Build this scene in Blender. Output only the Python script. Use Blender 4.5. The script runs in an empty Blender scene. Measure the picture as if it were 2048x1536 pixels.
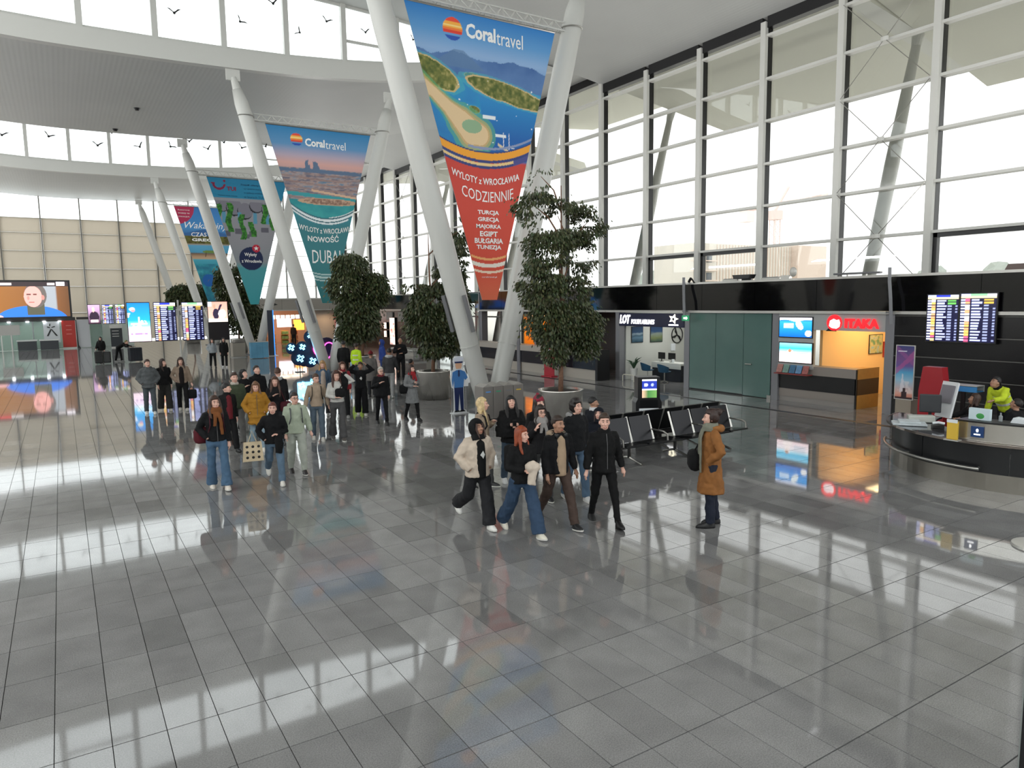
import bpy, bmesh, math, random
import numpy as np
from mathutils import Vector, Matrix
random.seed(7); np.random.seed(7)
S = bpy.context.scene
COL = S.collection
PI = math.pi

# ---------------------------------------------------------------- camera, sky, exposure
CAMZ = 3.4
cd = bpy.data.cameras.new('camera'); cam = bpy.data.objects.new('camera', cd); COL.objects.link(cam)
cd.sensor_fit = 'HORIZONTAL'; cd.sensor_width = 36.0; cd.lens = 36.0*1429.69/2048; cd.clip_start = 0.05; cd.clip_end = 2000
cr = Vector((0.84641, -0.53232, -0.01512)); cu = Vector((0.07395, 0.08938, 0.99325)); cf = Vector((0.52738, 0.84181, -0.11502))
m = Matrix((cr, cu, -cf)).transposed().to_4x4(); m.translation = (0, 0, CAMZ); cam.matrix_world = m
S.camera = cam
S.view_settings.view_transform = 'Standard'; S.view_settings.look = 'None'
S.view_settings.exposure = 0.55; S.view_settings.gamma = 1.0; S.view_settings.use_curve_mapping = False
S.cycles.use_denoising = True; S.cycles.max_bounces = 10; S.cycles.diffuse_bounces = 5; S.cycles.glossy_bounces = 4
S.cycles.transparent_max_bounces = 24; S.cycles.caustics_reflective = False; S.cycles.caustics_refractive = False
S.cycles.sample_clamp_indirect = 6.0
W = bpy.data.worlds.new('overcast_sky'); S.world = W; W.use_nodes = True
SKY = 2.2
UP = 1150
nt = W.node_tree; nt.nodes.clear()
out = nt.nodes.new('ShaderNodeOutputWorld'); bg = nt.nodes.new('ShaderNodeBackground')
tc = nt.nodes.new('ShaderNodeTexCoord'); nz = nt.nodes.new('ShaderNodeTexNoise'); rp = nt.nodes.new('ShaderNodeValToRGB')
nz.inputs['Scale'].default_value = 2.2; nz.inputs['Detail'].default_value = 4
rp.color_ramp.elements[0].position = .3; rp.color_ramp.elements[0].color = (.89, .90, .92, 1)
rp.color_ramp.elements[1].position = .7; rp.color_ramp.elements[1].color = (.97, .975, .985, 1)
nt.links.new(tc.outputs['Generated'], nz.inputs['Vector']); nt.links.new(nz.outputs['Fac'], rp.inputs['Fac'])
nt.links.new(rp.outputs['Color'], bg.inputs['Color']); nt.links.new(bg.outputs['Background'], out.inputs['Surface'])
bg.inputs['Strength'].default_value = SKY

# unseen uplights added above the shop roofs and left wall to brighten the ceiling
for x, z, a in ((23.5, 4.06, .25), (-21, 7.8, -.25)):
    for y in (-6, 10, 26, 50, 70):
        l = bpy.data.lights.new('fill_uplight', 'AREA'); l.shape = 'RECTANGLE'; l.size = 1.2; l.size_y = 12; l.energy = UP*(.5 if x > 0 else 2.6); l.color = (1, .985, .96)
        lo = bpy.data.objects.new('fill_uplight', l); COL.objects.link(lo); lo.location = (x, y, z); lo.rotation_euler = (0, PI-a if x > 0 else PI-a, 0)

# ---------------------------------------------------------------- helpers
def lin(c):
    if isinstance(c, str):
        c = c.lstrip('#'); c = [int(c[i:i+2], 16)/255 for i in (0, 2, 4)]
    return tuple((v/12.92 if v <= .04045 else ((v+.055)/1.055)**2.4) for v in c[:3]) + (1,)
MATS = {}
def mat(name, color='#808080', rough=.5, metal=0., emit=0., noise=0., nscale=8., bump=0., bscale=60., attr=False, spec=.5, coat=0., sheen=0., trans=0.):
    if name in MATS: return MATS[name]
    M = bpy.data.materials.new(name); M.use_nodes = True; t = M.node_tree; b = t.nodes['Principled BSDF']
    c = lin(color); b.inputs['Base Color'].default_value = c; b.inputs['Roughness'].default_value = rough; b.inputs['Metallic'].default_value = metal
    b.inputs['Specular IOR Level'].default_value = spec
    if coat: b.inputs['Coat Weight'].default_value = coat; b.inputs['Coat Roughness'].default_value = .03
    if sheen: b.inputs['Sheen Weight'].default_value = sheen
    src = None
    if attr:
        a = t.nodes.new('ShaderNodeAttribute'); a.attribute_name = 'Col'; src = a.outputs['Color']
    tx = t.nodes.new('ShaderNodeTexCoord')
    if noise:
        n = t.nodes.new('ShaderNodeTexNoise'); n.inputs['Scale'].default_value = nscale; n.inputs['Detail'].default_value = 5
        t.links.new(tx.outputs['Object'], n.inputs['Vector'])
        r = t.nodes.new('ShaderNodeMapRange'); r.inputs[1].default_value = .3; r.inputs[2].default_value = .7
        r.inputs[3].default_value = 1-noise; r.inputs[4].default_value = 1+noise; t.links.new(n.outputs['Fac'], r.inputs[0])
        mx = t.nodes.new('ShaderNodeMix'); mx.data_type = 'RGBA'; mx.blend_type = 'MULTIPLY'; mx.inputs[0].default_value = 1
        if src: t.links.new(src, mx.inputs[6])
        else: mx.inputs[6].default_value = c
        t.links.new(r.outputs[0], mx.inputs[7]); src = mx.outputs[2]
    if src: t.links.new(src, b.inputs['Base Color'])
    if bump:
        n2 = t.nodes.new('ShaderNodeTexNoise'); n2.inputs['Scale'].default_value = bscale; n2.inputs['Detail'].default_value = 3
        t.links.new(tx.outputs['Object'], n2.inputs['Vector'])
        bp = t.nodes.new('ShaderNodeBump'); bp.inputs['Strength'].default_value = bump; bp.inputs['Distance'].default_value = .01
        t.links.new(n2.outputs['Fac'], bp.inputs['Height']); t.links.new(bp.outputs['Normal'], b.inputs['Normal'])
    if emit:
        if src: t.links.new(src, b.inputs['Emission Color'])
        else: b.inputs['Emission Color'].default_value = c
        b.inputs['Emission Strength'].default_value = emit
    MATS[name] = M; return M
def glass(name, tint='#ffffff', refl=1.0, base=.05, haze=0.):
    if name in MATS: return MATS[name]
    M = bpy.data.materials.new(name); M.use_nodes = True; t = M.node_tree; t.nodes.clear()
    o = t.nodes.new('ShaderNodeOutputMaterial'); mix = t.nodes.new('ShaderNodeMixShader'); tr = t.nodes.new('ShaderNodeBsdfTransparent'); gl = t.nodes.new('ShaderNodeBsdfGlossy')
    tr.inputs['Color'].default_value = lin(tint); gl.inputs['Roughness'].default_value = .0; gl.inputs['Color'].default_value = (refl, refl, refl, 1)
    lw = t.nodes.new('ShaderNodeLayerWeight'); lw.inputs['Blend'].default_value = .5
    p = t.nodes.new('ShaderNodeMath'); p.operation = 'POWER'; p.inputs[1].default_value = 5; t.links.new(lw.outputs['Facing'], p.inputs[0])
    q = t.nodes.new('ShaderNodeMath'); q.operation = 'MULTIPLY_ADD'; q.inputs[1].default_value = .9; q.inputs[2].default_value = base; t.links.new(p.outputs[0], q.inputs[0])
    t.links.new(q.outputs[0], mix.inputs[0]); t.links.new(tr.outputs[0], mix.inputs[1]); t.links.new(gl.outputs[0], mix.inputs[2])
    last = mix
    if haze:
        df = t.nodes.new('ShaderNodeBsdfDiffuse'); df.inputs['Color'].default_value = lin('#b9c9c6'); m2 = t.nodes.new('ShaderNodeMixShader'); m2.inputs[0].default_value = haze
        t.links.new(mix.outputs[0], m2.inputs[1]); t.links.new(df.outputs[0], m2.inputs[2]); last = m2
    t.links.new(last.outputs[0], o.inputs['Surface']); MATS[name] = M; return M

class MB:
    """collects faces of one mesh"""
    def __init__(s): s.v = []; s.f = []; s.c = []
    def add(s, vs, fs, col=None):
        o = len(s.v); s.v += [tuple(p) for p in vs]; s.f += [tuple(i+o for i in f) for f in fs]
        if col is not None: s.c += [col]*len(fs)
        return s
    def box(s, x0, x1, y0, y1, z0, z1, col=None):
        v = [(x, y, z) for z in (z0, z1) for y in (y0, y1) for x in (x0, x1)]
        return s.add(v, [(0, 2, 3, 1), (4, 5, 7, 6), (0, 1, 5, 4), (2, 6, 7, 3), (0, 4, 6, 2), (1, 3, 7, 5)], col)
    def rbox(s, x0, x1, y0, y1, z0, z1, r=.02):
        b = bmesh.new(); bmesh.ops.create_cube(b, size=1)
        for v in b.verts: v.co = (x0+(v.co.x+.5)*(x1-x0), y0+(v.co.y+.5)*(y1-y0), z0+(v.co.z+.5)*(z1-z0))
        bmesh.ops.bevel(b, geom=b.edges[:], offset=min(r, .45*min(abs(x1-x0), abs(y1-y0), abs(z1-z0))), segments=2, affect='EDGES', profile=.5)
        b.verts.index_update(); s.add([v.co[:] for v in b.verts], [[v.index for v in f.verts] for f in b.faces]); b.free(); return s
    def tube(s, pts, rad, n=10, cap=True, sq=1.0):
        """round tube through pts; rad number or list"""
        pts = [Vector(p) for p in pts]; k = len(pts); rad = rad if hasattr(rad, '__len__') else [rad]*k
        o = len(s.v); up = None
        for i, p in enumerate(pts):
            d = (pts[min(i+1, k-1)]-pts[max(i-1, 0)]).normalized()
            if up is None: up = Vector((0, 0, 1)) if abs(d.z) < .9 else Vector((0, 1, 0))
            a = d.cross(up); a = a.normalized() if a.length > 1e-5 else d.orthogonal().normalized(); b = a.cross(d).normalized(); up = b
            for j in range(n):
                t = 2*PI*j/n; s.v.append(tuple(p+rad[i]*(math.cos(t)*a+sq*math.sin(t)*b)))
        for i in range(k-1):
            for j in range(n):
                s.f.append((o+i*n+j, o+i*n+(j+1) % n, o+(i+1)*n+(j+1) % n, o+(i+1)*n+j))
        if cap: s.f.append(tuple(o+j for j in range(n))[::-1]); s.f.append(tuple(o+(k-1)*n+j for j in range(n)))
        return s
    def loft(s, secs, n=14, cap=True):
        """secs: (cx,cy,cz,rx,ry) horizontal ellipses"""
        o = len(s.v); k = len(secs)
        for cx, cy, cz, rx, ry in secs:
            for j in range(n):
                t = 2*PI*j/n; s.v.append((cx+rx*math.cos(t), cy+ry*math.sin(t), cz))
        for i in range(k-1):
            for j in range(n): s.f.append((o+i*n+j, o+i*n+(j+1) % n, o+(i+1)*n+(j+1) % n, o+(i+1)*n+j))
        if cap: s.f.append(tuple(o+j for j in range(n))[::-1]); s.f.append(tuple(o+(k-1)*n+j for j in range(n)))
        return s
    def ball(s, c, r, nu=12, nv=8, fn=None):
        r = r if hasattr(r, '__len__') else (r, r, r); o = len(s.v)
        s.v.append((c[0], c[1], c[2]-r[2]))
        for i in range(1, nv):
            ph = -PI/2+PI*i/nv
            for j in range(nu):
                t = 2*PI*j/nu; d = (math.cos(ph)*math.cos(t), math.cos(ph)*math.sin(t), math.sin(ph)); k = fn(d) if fn else 1
                s.v.append((c[0]+k*r[0]*d[0], c[1]+k*r[1]*d[1], c[2]+k*r[2]*d[2]))
        k = fn((0, 0, 1)) if fn else 1
        s.v.append((c[0], c[1], c[2]+k*r[2])); e = len(s.v)-1
        for j in range(nu):
            s.f.append((o, o+1+(j+1) % nu, o+1+j)); s.f.append((e, e-nu+j, e-nu+(j+1) % nu))
            for i in range(nv-2): a = o+1+i*nu; s.f.append((a+j, a+(j+1) % nu, a+nu+(j+1) % nu, a+nu+j))
        return s
    def prism(s, poly, d, O=(0, 0, 0), r=(1, 0, 0), u=(0, 0, 1)):
        """2-D polygon in the plane (r,u) at O, thickness d along r x u"""
        r = Vector(r); u = Vector(u); O = Vector(O); nn = r.cross(u); k = len(poly)
        a = [O+r*p[0]+u*p[1] for p in poly]; vs = a+[p+nn*d for p in a]
        return s.add(vs, [tuple(range(k))[::-1], tuple(range(k, 2*k))]+[(i, (i+1) % k, k+(i+1) % k, k+i) for i in range(k)])
    def build(s, name, m=None, parent=None, smooth=False, loc=None, link=True):
        me = bpy.data.meshes.new(name); me.from_pydata(s.v, [], s.f)
        if s.c:
            ca = me.color_attributes.new('Col', 'FLOAT_COLOR', 'CORNER'); arr = np.ones((len(me.loops), 4), np.float32); i = 0
            for p, c in zip(me.polygons, s.c): arr[p.loop_start:p.loop_start+p.loop_total, :3] = c[:3]
            ca.data.foreach_set('color', arr.ravel())
        if m: me.materials.append(m)
        if smooth: me.polygons.foreach_set('use_smooth', [True]*len(me.polygons))
        me.update(); return link_obj(name, me, parent, loc)
def link_obj(name, data, parent=None, loc=None):
    o = bpy.data.objects.new(name, data); COL.objects.link(o)
    if parent: o.parent = parent
    if loc: o.location = loc
    return o
def thing(name, label, cat, loc=(0, 0, 0), rz=0, group=None):
    o = bpy.data.objects.new(name, None); COL.objects.link(o); o.location = loc; o.rotation_euler = (0, 0, rz); o.empty_display_size = .2
    o['label'] = label; o['category'] = cat
    if group: o['group'] = group
    return o
def tag(o, label, cat, group=None):
    o['label'] = label; o['category'] = cat
    if group: o['group'] = group
    return o
def struct(o): o['kind'] = 'structure'; return o
def holder(name):
    o = bpy.data.objects.new(name, None); COL.objects.link(o); o['kind'] = 'structure'; return o
def text(s, m, parent, O, r, u, box, name='lettering', align='C', weight=0., depth=.004, stretch=True, shear=0., arc=None):
    """lettering as a thin mesh in plane (r,u) at O; box=(a0,b0,a1,b1)"""
    cv = bpy.data.curves.new('t', 'FONT'); cv.body = s; cv.size = 1; cv.offset = weight; cv.extrude = .02; cv.resolution_u = 2; cv.shear = shear
    ob = bpy.data.objects.new('t', cv); COL.objects.link(ob); dg = bpy.context.evaluated_depsgraph_get(); dg.update()
    me = bpy.data.meshes.new_from_object(ob.evaluated_get(dg)); bpy.data.objects.remove(ob); bpy.data.curves.remove(cv)
    n = len(me.vertices); co = np.zeros(n*3); me.vertices.foreach_get('co', co); co = co.reshape(-1, 3)
    if n == 0: return None
    mn = co.min(0); mx = co.max(0); sz = mx-mn; a0, b0, a1, b1 = box
    sx = (a1-a0)/sz[0]; sy = (b1-b0)/sz[1]
    if not stretch: sx = sy = min(sx, sy)
    p = (co-mn); A = p[:, 0]*sx; B = p[:, 1]*sy; w = sz[0]*sx; h = sz[1]*sy
    A += a0 if align == 'L' else (a0+a1-w)/2; B += (b0+b1-h)/2
    if arc:  # arc = sagitta: ends raised by this amount
        t = (A-(a0+a1)/2)/((a1-a0)/2); B += arc*t*t
    D = (p[:, 2]/max(sz[2], 1e-6))*depth
    r = np.array(Vector(r)); u = np.array(Vector(u)); nn = np.cross(r, u)
    q = np.array(O)+A[:, None]*r+B[:, None]*u+D[:, None]*nn
    me.vertices.foreach_set('co', q.ravel()); me.materials.clear(); me.materials.append(m); me.update(); me.name = name
    return link_obj(name, me, parent)
def paint(name, fn, m, parent, O, r, u, w, h, nx, ny, warp=None):
    """flat print: a fine grid with a colour per vertex. fn(a,b)->(N,3) linear colours; a,b in 0..1"""
    a, b = np.meshgrid(np.linspace(0, 1, nx+1), np.linspace(0, 1, ny+1)); a = a.ravel(); b = b.ravel()
    A, Bh = a*w, b*h
    if warp: A, Bh = warp(a, b)
    r = np.array(r, float); u = np.array(u, float); co = np.array(O)+A[:, None]*r+Bh[:, None]*u
    i = (np.arange(ny)[:, None]*(nx+1)+np.arange(nx)[None, :]).ravel()
    f = np.stack([i, i+1, i+nx+2, i+nx+1], 1)
    me = bpy.data.meshes.new(name); me.from_pydata(co.tolist(), [], f.tolist())
    c = np.ones((len(co), 4), np.float32); c[:, :3] = np.clip(fn(a, b), 0, 1)
    ca = me.color_attributes.new('Col', 'FLOAT_COLOR', 'POINT'); ca.data.foreach_set('color', c.ravel()); me.materials.append(m)
    return link_obj(name, me, parent)
def L3(c): return np.array(lin(c)[:3])
def put(col, mask, c, k=1.0):
    mask = (np.asarray(mask, float)*k)[:, None]; col[:] = col*(1-mask)+L3(c)*mask if isinstance(c, str) else col*(1-mask)+c*mask
def grad(t, stops):
    xs = [s[0] for s in stops]; cs = np.array([L3(s[1]) for s in stops]); t = np.asarray(t)
    return np.stack([np.interp(t, xs, cs[:, k]) for k in range(3)], 1)
def vnoise(x, y, seed=0):
    """cheap value noise"""
    xi = np.floor(x).astype(int); yi = np.floor(y).astype(int); xf = x-xi; yf = y-yi
    def h(i, j): n = (i*374761393+j*668265263+seed*1274126177) & 0x7fffffff; n = ((n ^ (n >> 13))*1274126177) & 0x7fffffff; return (n ^ (n >> 16)) % 1000/1000.
    s = xf*xf*(3-2*xf); t = yf*yf*(3-2*yf)
    return (h(xi, yi)*(1-s)+h(xi+1, yi)*s)*(1-t)+(h(xi, yi+1)*(1-s)+h(xi+1, yi+1)*s)*t
def fbm(x, y, o=4, seed=0): return sum(vnoise(x*2**k, y*2**k, seed+k)/2**(k+1) for k in range(o))
def clone(o, parent=None):
    c = o.copy(); COL.objects.link(c)
    if parent: c.parent = parent
    for ch in o.children: clone(ch, c)
    return c
RW = ((0, -1, 0), (0, 0, 1))    # plane seen when looking towards +x (right wall): right = -y
FW = ((1, 0, 0), (0, 0, 1))     # plane seen when looking towards +y
# ================================================================ structure
white_paint = mat('white_steel_paint', '#c6c6c2', .38, bump=.03, bscale=3)
grey_paint = mat('grey_mullion_paint', '#d2d1cc', .4)
black_frame = mat('black_frame', '#100f12', .35)
soffit_m = mat('soffit_cladding', '#b9bab8', .5, noise=.03, nscale=.3)
t_ = soffit_m.node_tree; b_ = t_.nodes['Principled BSDF']; wv = t_.nodes.new('ShaderNodeTexWave'); wv.inputs['Scale'].default_value = 1.6; wv.inputs['Distortion'].default_value = .0
tx_ = t_.nodes.new('ShaderNodeTexCoord'); t_.links.new(tx_.outputs['Object'], wv.inputs['Vector']); bp_ = t_.nodes.new('ShaderNodeBump'); bp_.inputs['Strength'].default_value = .07; bp_.inputs['Distance'].default_value = .02
t_.links.new(wv.outputs['Fac'], bp_.inputs['Height']); t_.links.new(bp_.outputs['Normal'], b_.inputs['Normal'])
clear = glass('clear_glass', '#f3f6f5')
facade_glass = glass('facade_glass', '#e3e4e2')
XW, YE = 29.2, 83.4           # glazed right wall, glazed far wall
YB = [19.36+16*k for k in range(-2, 4)]+[YE]   # roof steps
def prof(tab):
    xs = [t[0] for t in tab]; zs = [t[1] for t in tab]
    fx = np.linspace(xs[0], xs[-1], 400); fz = np.interp(fx, xs, zs)
    k = np.hanning(41); k /= k.sum(); fz = np.convolve(np.pad(fz, 20, mode='edge'), k, 'valid')
    return lambda x: float(np.interp(x, fx, fz))
zL = prof([(-30, 16.9), (-20, 15.6), (-12, 14.8), (-6, 14.3), (0, 14.0), (6, 14.05), (10.5, 14.2), (15, 14.6), (20, 15.45), (25, 16.6), (27, 16.9), (31, 17.3)])
zH = prof([(-30, 16.3), (-20, 17.2), (-10, 17.9), (0, 18.1), (10, 18.0), (16, 17.75), (22, 17.2), (27, 16.72), (29.2, 16.35), (31, 16.1)])
# ---- floor of stone tiles
TW, TL, TX0, TY0 = 0.38595, 0.77565, -0.2907, 6.097
floor_m = mat('polished_granite', '#6f7270', .045, attr=True, noise=.12, nscale=2.2, spec=.8)
t_ = floor_m.node_tree; b_ = t_.nodes['Principled BSDF']
sp = t_.nodes.new('ShaderNodeTexNoise'); sp.inputs['Scale'].default_value = 90; tcf = t_.nodes.new('ShaderNodeTexCoord'); t_.links.new(tcf.outputs['Object'], sp.inputs['Vector'])
src = b_.inputs['Base Color'].links[0].from_socket; mr = t_.nodes.new('ShaderNodeMapRange'); mr.inputs[1].default_value = .35; mr.inputs[2].default_value = .65; mr.inputs[3].default_value = .82; mr.inputs[4].default_value = 1.18
t_.links.new(sp.outputs['Fac'], mr.inputs[0]); mm = t_.nodes.new('ShaderNodeMix'); mm.data_type = 'RGBA'; mm.blend_type = 'MULTIPLY'; mm.inputs[0].default_value = 1
t_.links.new(src, mm.inputs[6]); t_.links.new(mr.outputs[0], mm.inputs[7]); t_.links.new(mm.outputs[2], b_.inputs['Base Color'])
wn = t_.nodes.new('ShaderNodeTexNoise'); wn.inputs['Scale'].default_value = .9; wn.inputs['Detail'].default_value = 1; t_.links.new(tcf.outputs['Object'], wn.inputs['Vector'])
wb = t_.nodes.new('ShaderNodeBump'); wb.inputs['Strength'].default_value = .05; wb.inputs['Distance'].default_value = .012; t_.links.new(wn.outputs['Fac'], wb.inputs['Height']); t_.links.new(wb.outputs['Normal'], b_.inputs['Normal'])
joint = mat('tile_joint', '#242422', .9)
floor = MB().box(-24, 31, -14, 92, -.3, -.012).build('floor', joint); struct(floor)
cells = []
for i in range(int((-23-TX0)/TW), int((29.2-TX0)/TW)):
    for j in range(int((-10-TY0)/TL), int((YE+4-TY0)/TL)):
        x, y = TX0+i*TW, TY0+j*TL
        cells.append((x, y))
def tile_col(x, y):
    v = random.gauss(1, .075)
    if random.random() < .06: v *= .78
    w = 1.0 if x < 4 else .93
    b = (.22*v, .217*v, .216*v)
    return b
def dist(c): x, y = c[0]+TW/2, c[1]+TL/2; d = cf.x*x+cf.y*y; s = cr.x*x+cr.y*y; inside = d > 4.2 and abs(s) < d*.74; return (0 if inside else 1, math.hypot(x, y))
cells.sort(key=dist)
g = .0032
def tile_bm(bm, x, y, col):
    dx = random.gauss(0, .0006); z = 0
    h = .0055; v = [(x+g, y+h, z), (x+TW-g, y+h, z), (x+TW-g, y+TL-h, z), (x+g, y+TL-h, z)]
    w = [(a, b, -.03) for a, b, c in v]
    bm.add(v+w, [(0, 1, 2, 3), (0, 4, 5, 1), (1, 5, 6, 2), (2, 6, 7, 3), (3, 7, 4, 0)], col)
for c in cells[:300]:
    b = MB(); tile_bm(b, c[0], c[1], tile_col(*c)); b.build('tile', floor_m, floor)
b = MB()
for c in cells[300:]: tile_bm(b, c[0], c[1], tile_col(*c))
o = b.build('tile_field', floor_m, floor); o['kind'] = 'stuff'
MB().box(18.0, 18.2, -4, 34, -.02, .003).build('drain_strip', mat('dark_strip', '#17171a', .5), floor)
# ---- roof shells
def shell(y0, y1, zf, x0=-24, x1=XW+.3, th=.45):
    xs = np.linspace(x0, x1, 60); b = MB(); n = len(xs); ys = (y0, y1)
    v = [(x, y, zf(x)+dz) for dz in (0, th) for y in ys for x in xs]
    f = []
    for i in range(n-1): f += [(i, n+i, n+i+1, i+1), (2*n+i, 2*n+i+1, 3*n+i+1, 3*n+i), (i, i+1, 2*n+i+1, 2*n+i), (n+i, 3*n+i, 3*n+i+1, n+i+1)]
    f += [(0, 2*n, 3*n, n), (n-1, 2*n-1, 4*n-1, 3*n-1)]
    return b.add(v, f)
ceil = holder('ceiling')
for k in range(6):
    zf = zH if k % 2 == 0 else zL
    shell(YB[k], YB[k+1], zf).build('soffit_shell', soffit_m, ceil, True if False else False)
for (u, v, y) in ((4.3, 44.5, 'L'), (3.6, 50.2, 'L'), (2.4, 62, 'H')):
    zf = zL if y == 'L' else zH; MB().loft([(u, v, zf(u)-.12, .1, .1), (u, v, zf(u)-.02, .16, .16), (u, v, zf(u)+.02, .16, .16)]).build('ceiling_hatch', black_frame, ceil)
# ---- clerestories at the roof steps
CX = [1.52+2.8*k for k in range(-8, 10)]
for n, yb in enumerate(YB[1:6]):
    w = holder('window_%d' % (n+20)); low_far = n % 2 == 0     # low shell lies beyond the step: beam faces the camera
    xs = np.linspace(-24, XW, 70)
    if low_far:
        v = []; f = []
        for x in xs:
            z0 = zL(x); z1 = max(z0+.05, min(z0+.78, max(zH(x), z0)-.1)); v += [(x, yb-.22, z0-.05), (x, yb-.22, z1), (x, yb+.2, z1), (x, yb+.2, z0-.05)]
        for i in range(len(xs)-1):
            for k in range(4): f.append((4*i+k, 4*i+(k+1) % 4, 4*i+4+(k+1) % 4, 4*i+4+k))
        MB().add(v, f+[(0, 1, 2, 3)[::-1]]).build('edge_beam', white_paint, w)
    sill = .78 if low_far else .5
    def zb(x): return zL(x)+sill
    for i, x in enumerate(CX):
        x1 = x+2.8
        if zH(min(x1, 25))-zb(min(x1, 25)) < .35 or x > 24: break
        p = [(x+.11, zb(x)+.12), (x1-.11, zb(x1)+.12), (x1-.11, zH(x1)-.1), (x+.11, zH(x)-.1)]
        MB().prism(p, -.02, (0, yb, 0)).build('pane', clear, w)
        m_ = MB().box(x-.12, x+.12, yb-.12, yb+.14, zb(x)-.02, zH(x)+.05); m_.build('mullion', white_paint, w)
        for za, zc in ((zb, .0), (zH, -.12)):
            MB().prism([(x, za(x)+zc), (x1, za(x1)+zc), (x1, za(x1)+zc+.12), (x, za(x)+zc+.12)], -.1, (0, yb-.04, 0)).build('sill_bar' if za is zb else 'head_bar', white_paint, w)
        if n == 2 and i in (7, 12) or n == 4 and i in (13,):
            zz = (zb(x)*.62+zH(x)*.38); MB().box(x, x1, yb-.05, yb+.05, zz-.06, zz+.06).build('opening_rail', white_paint, w)
# ---- glazed right wall
w1 = holder('window_1')
MY = [39.36-4*k for k in range(-11, 11)]      # mullion positions
TZ = [.05, 2.2, 4.05, 5.84, 7.76, 9.71, 11.68, 13.6, 15.55]
def bay_top(y):
    for k in range(6):
        if YB[k] <= y < YB[k+1]: return (zH if k % 2 == 0 else zL)(XW)
    return zH(XW)
for y in MY:
    zt = max(bay_top(y-.5), bay_top(y+.5))+.1
    MB().box(28.78, 28.98, y-.14, y+.14, 0, zt-.3).build('mullion', grey_paint, w1)
    MB().box(28.98, 29.3, y-.15, y+.11, 0, zt-.3).build('mullion_frame', black_frame, w1)
for k in range(len(MY)-1):
    ya, yb = MY[k+1]+.14, MY[k]-.14; zt = bay_top((ya+yb)/2)
    zs = [z for z in TZ if z < zt-.6]+[zt-.42]
    for a, c in zip(zs[:-1], zs[1:]): MB().box(29.2, 29.225, ya, yb, a+.04, c-.04).build('pane', facade_glass, w1)
    for z in zs[1:-1]:
        MB().box(28.86, 29.26, ya, yb, z-.055, z+.055).build('transom', grey_paint, w1)
    MB().box(28.9, 29.3, ya, yb, zs[-1]-.05, zt+.1).build('head_frame', black_frame, w1)
    if k in (13, 14, 17):  # tilting panes with heavy dark frames
        fr = MB()
        for a in ((ya, ya+.16, 4.05, 5.8), (yb-.16, yb, 4.05, 5.8), (ya, yb, 5.62, 5.78)): fr.box(28.98, 29.2, *a)
        fr.build('opening_frame', black_frame, w1)
steel = mat('brushed_steel', '#a9a7a2', .28, .9, bump=.05, bscale=12)
for yc in (17.36, 65.36):
    for zc in (5.84, 9.71, 13.6):
        for s in (-1, 1): MB().tube([(28.7, yc-1.86, zc-s*1.9), (28.7, yc+1.86, zc+s*1.9)], .016, 6).build('brace_rod', steel, w1)
        MB().loft([(28.7, yc, zc-.08, .08, .16), (28.7, yc, zc+.08, .08, .16)]).build('brace_hub', grey_paint, w1)
# ---- glazed far wall with blinds
w2 = holder('window_2')
blind = bpy.data.materials.new('roller_blind'); blind.use_nodes = True; bt = blind.node_tree; bt.nodes.clear()
bo = bt.nodes.new('ShaderNodeOutputMaterial'); bm_ = bt.nodes.new('ShaderNodeMixShader'); bd = bt.nodes.new('ShaderNodeBsdfDiffuse'); btl = bt.nodes.new('ShaderNodeBsdfTranslucent')
bd.inputs['Color'].default_value = lin('#d9d4ca'); btl.inputs['Color'].default_value = lin('#d9d1c6'); bm_.inputs[0].default_value = .6
bt.links.new(bd.outputs[0], bm_.inputs[1]); bt.links.new(btl.outputs[0], bm_.inputs[2]); bt.links.new(bm_.outputs[0], bo.inputs['Surface'])
FX = [-.98+3.3*k for k in range(-7, 10)]
FX = [x for x in FX if x < 29]+[29.2]
for i, x in enumerate(FX):
    MB().box(x-.05, x+.05, YE-.3, YE+.1, 0, zL(x)+.2).build('mullion', mat('slate_mullion', '#6d6a63', .5), w2)
    if i+1 == len(FX): break
    x1 = FX[i+1]; zt = min(zL(x), zL(x1))
    zs = [.1, 2.9, 5.5, 7.2, 8.9, 10.6, 12.0, zt]
    for a, c in zip(zs[:-1], zs[1:]):
        MB().box(x+.05, x1-.05, YE, YE+.03, a+.03, c-.03).build('pane', clear, w2)
    for a, c in zip(zs[:-2], zs[1:-1]):
        if x1 < 16: MB().box(x+.06, x1-.06, YE-.1, YE-.09, a+.03, c-.02).build('roller_blind', blind, w2)
    for z in zs[1:-1]: MB().box(x, x1, YE-.12, YE+.08, z-.03, z+.02).build('transom', mat('blind_rail', '#9d9686', .5), w2)
# ---- left and rear ends of the hall (mostly out of view)
pale = mat('pale_wall', '#cfcdc6', .6, noise=.03)
struct(MB().box(-24.3, -24, -14, YE+.2, 0, 7.5).build('wall_left', pale))
struct(MB().box(-24.3, 31, -14.3, -14, 0, 5.2).build('wall_rear', pale))
MB().box(-24.05, -24, -14, YE, 7.5, 16).build('pane', clear, holder('window_7'))
MB().box(-24, 29, -14.05, -14, 5.2, 16).build('pane', clear, holder('window_8'))
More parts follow.
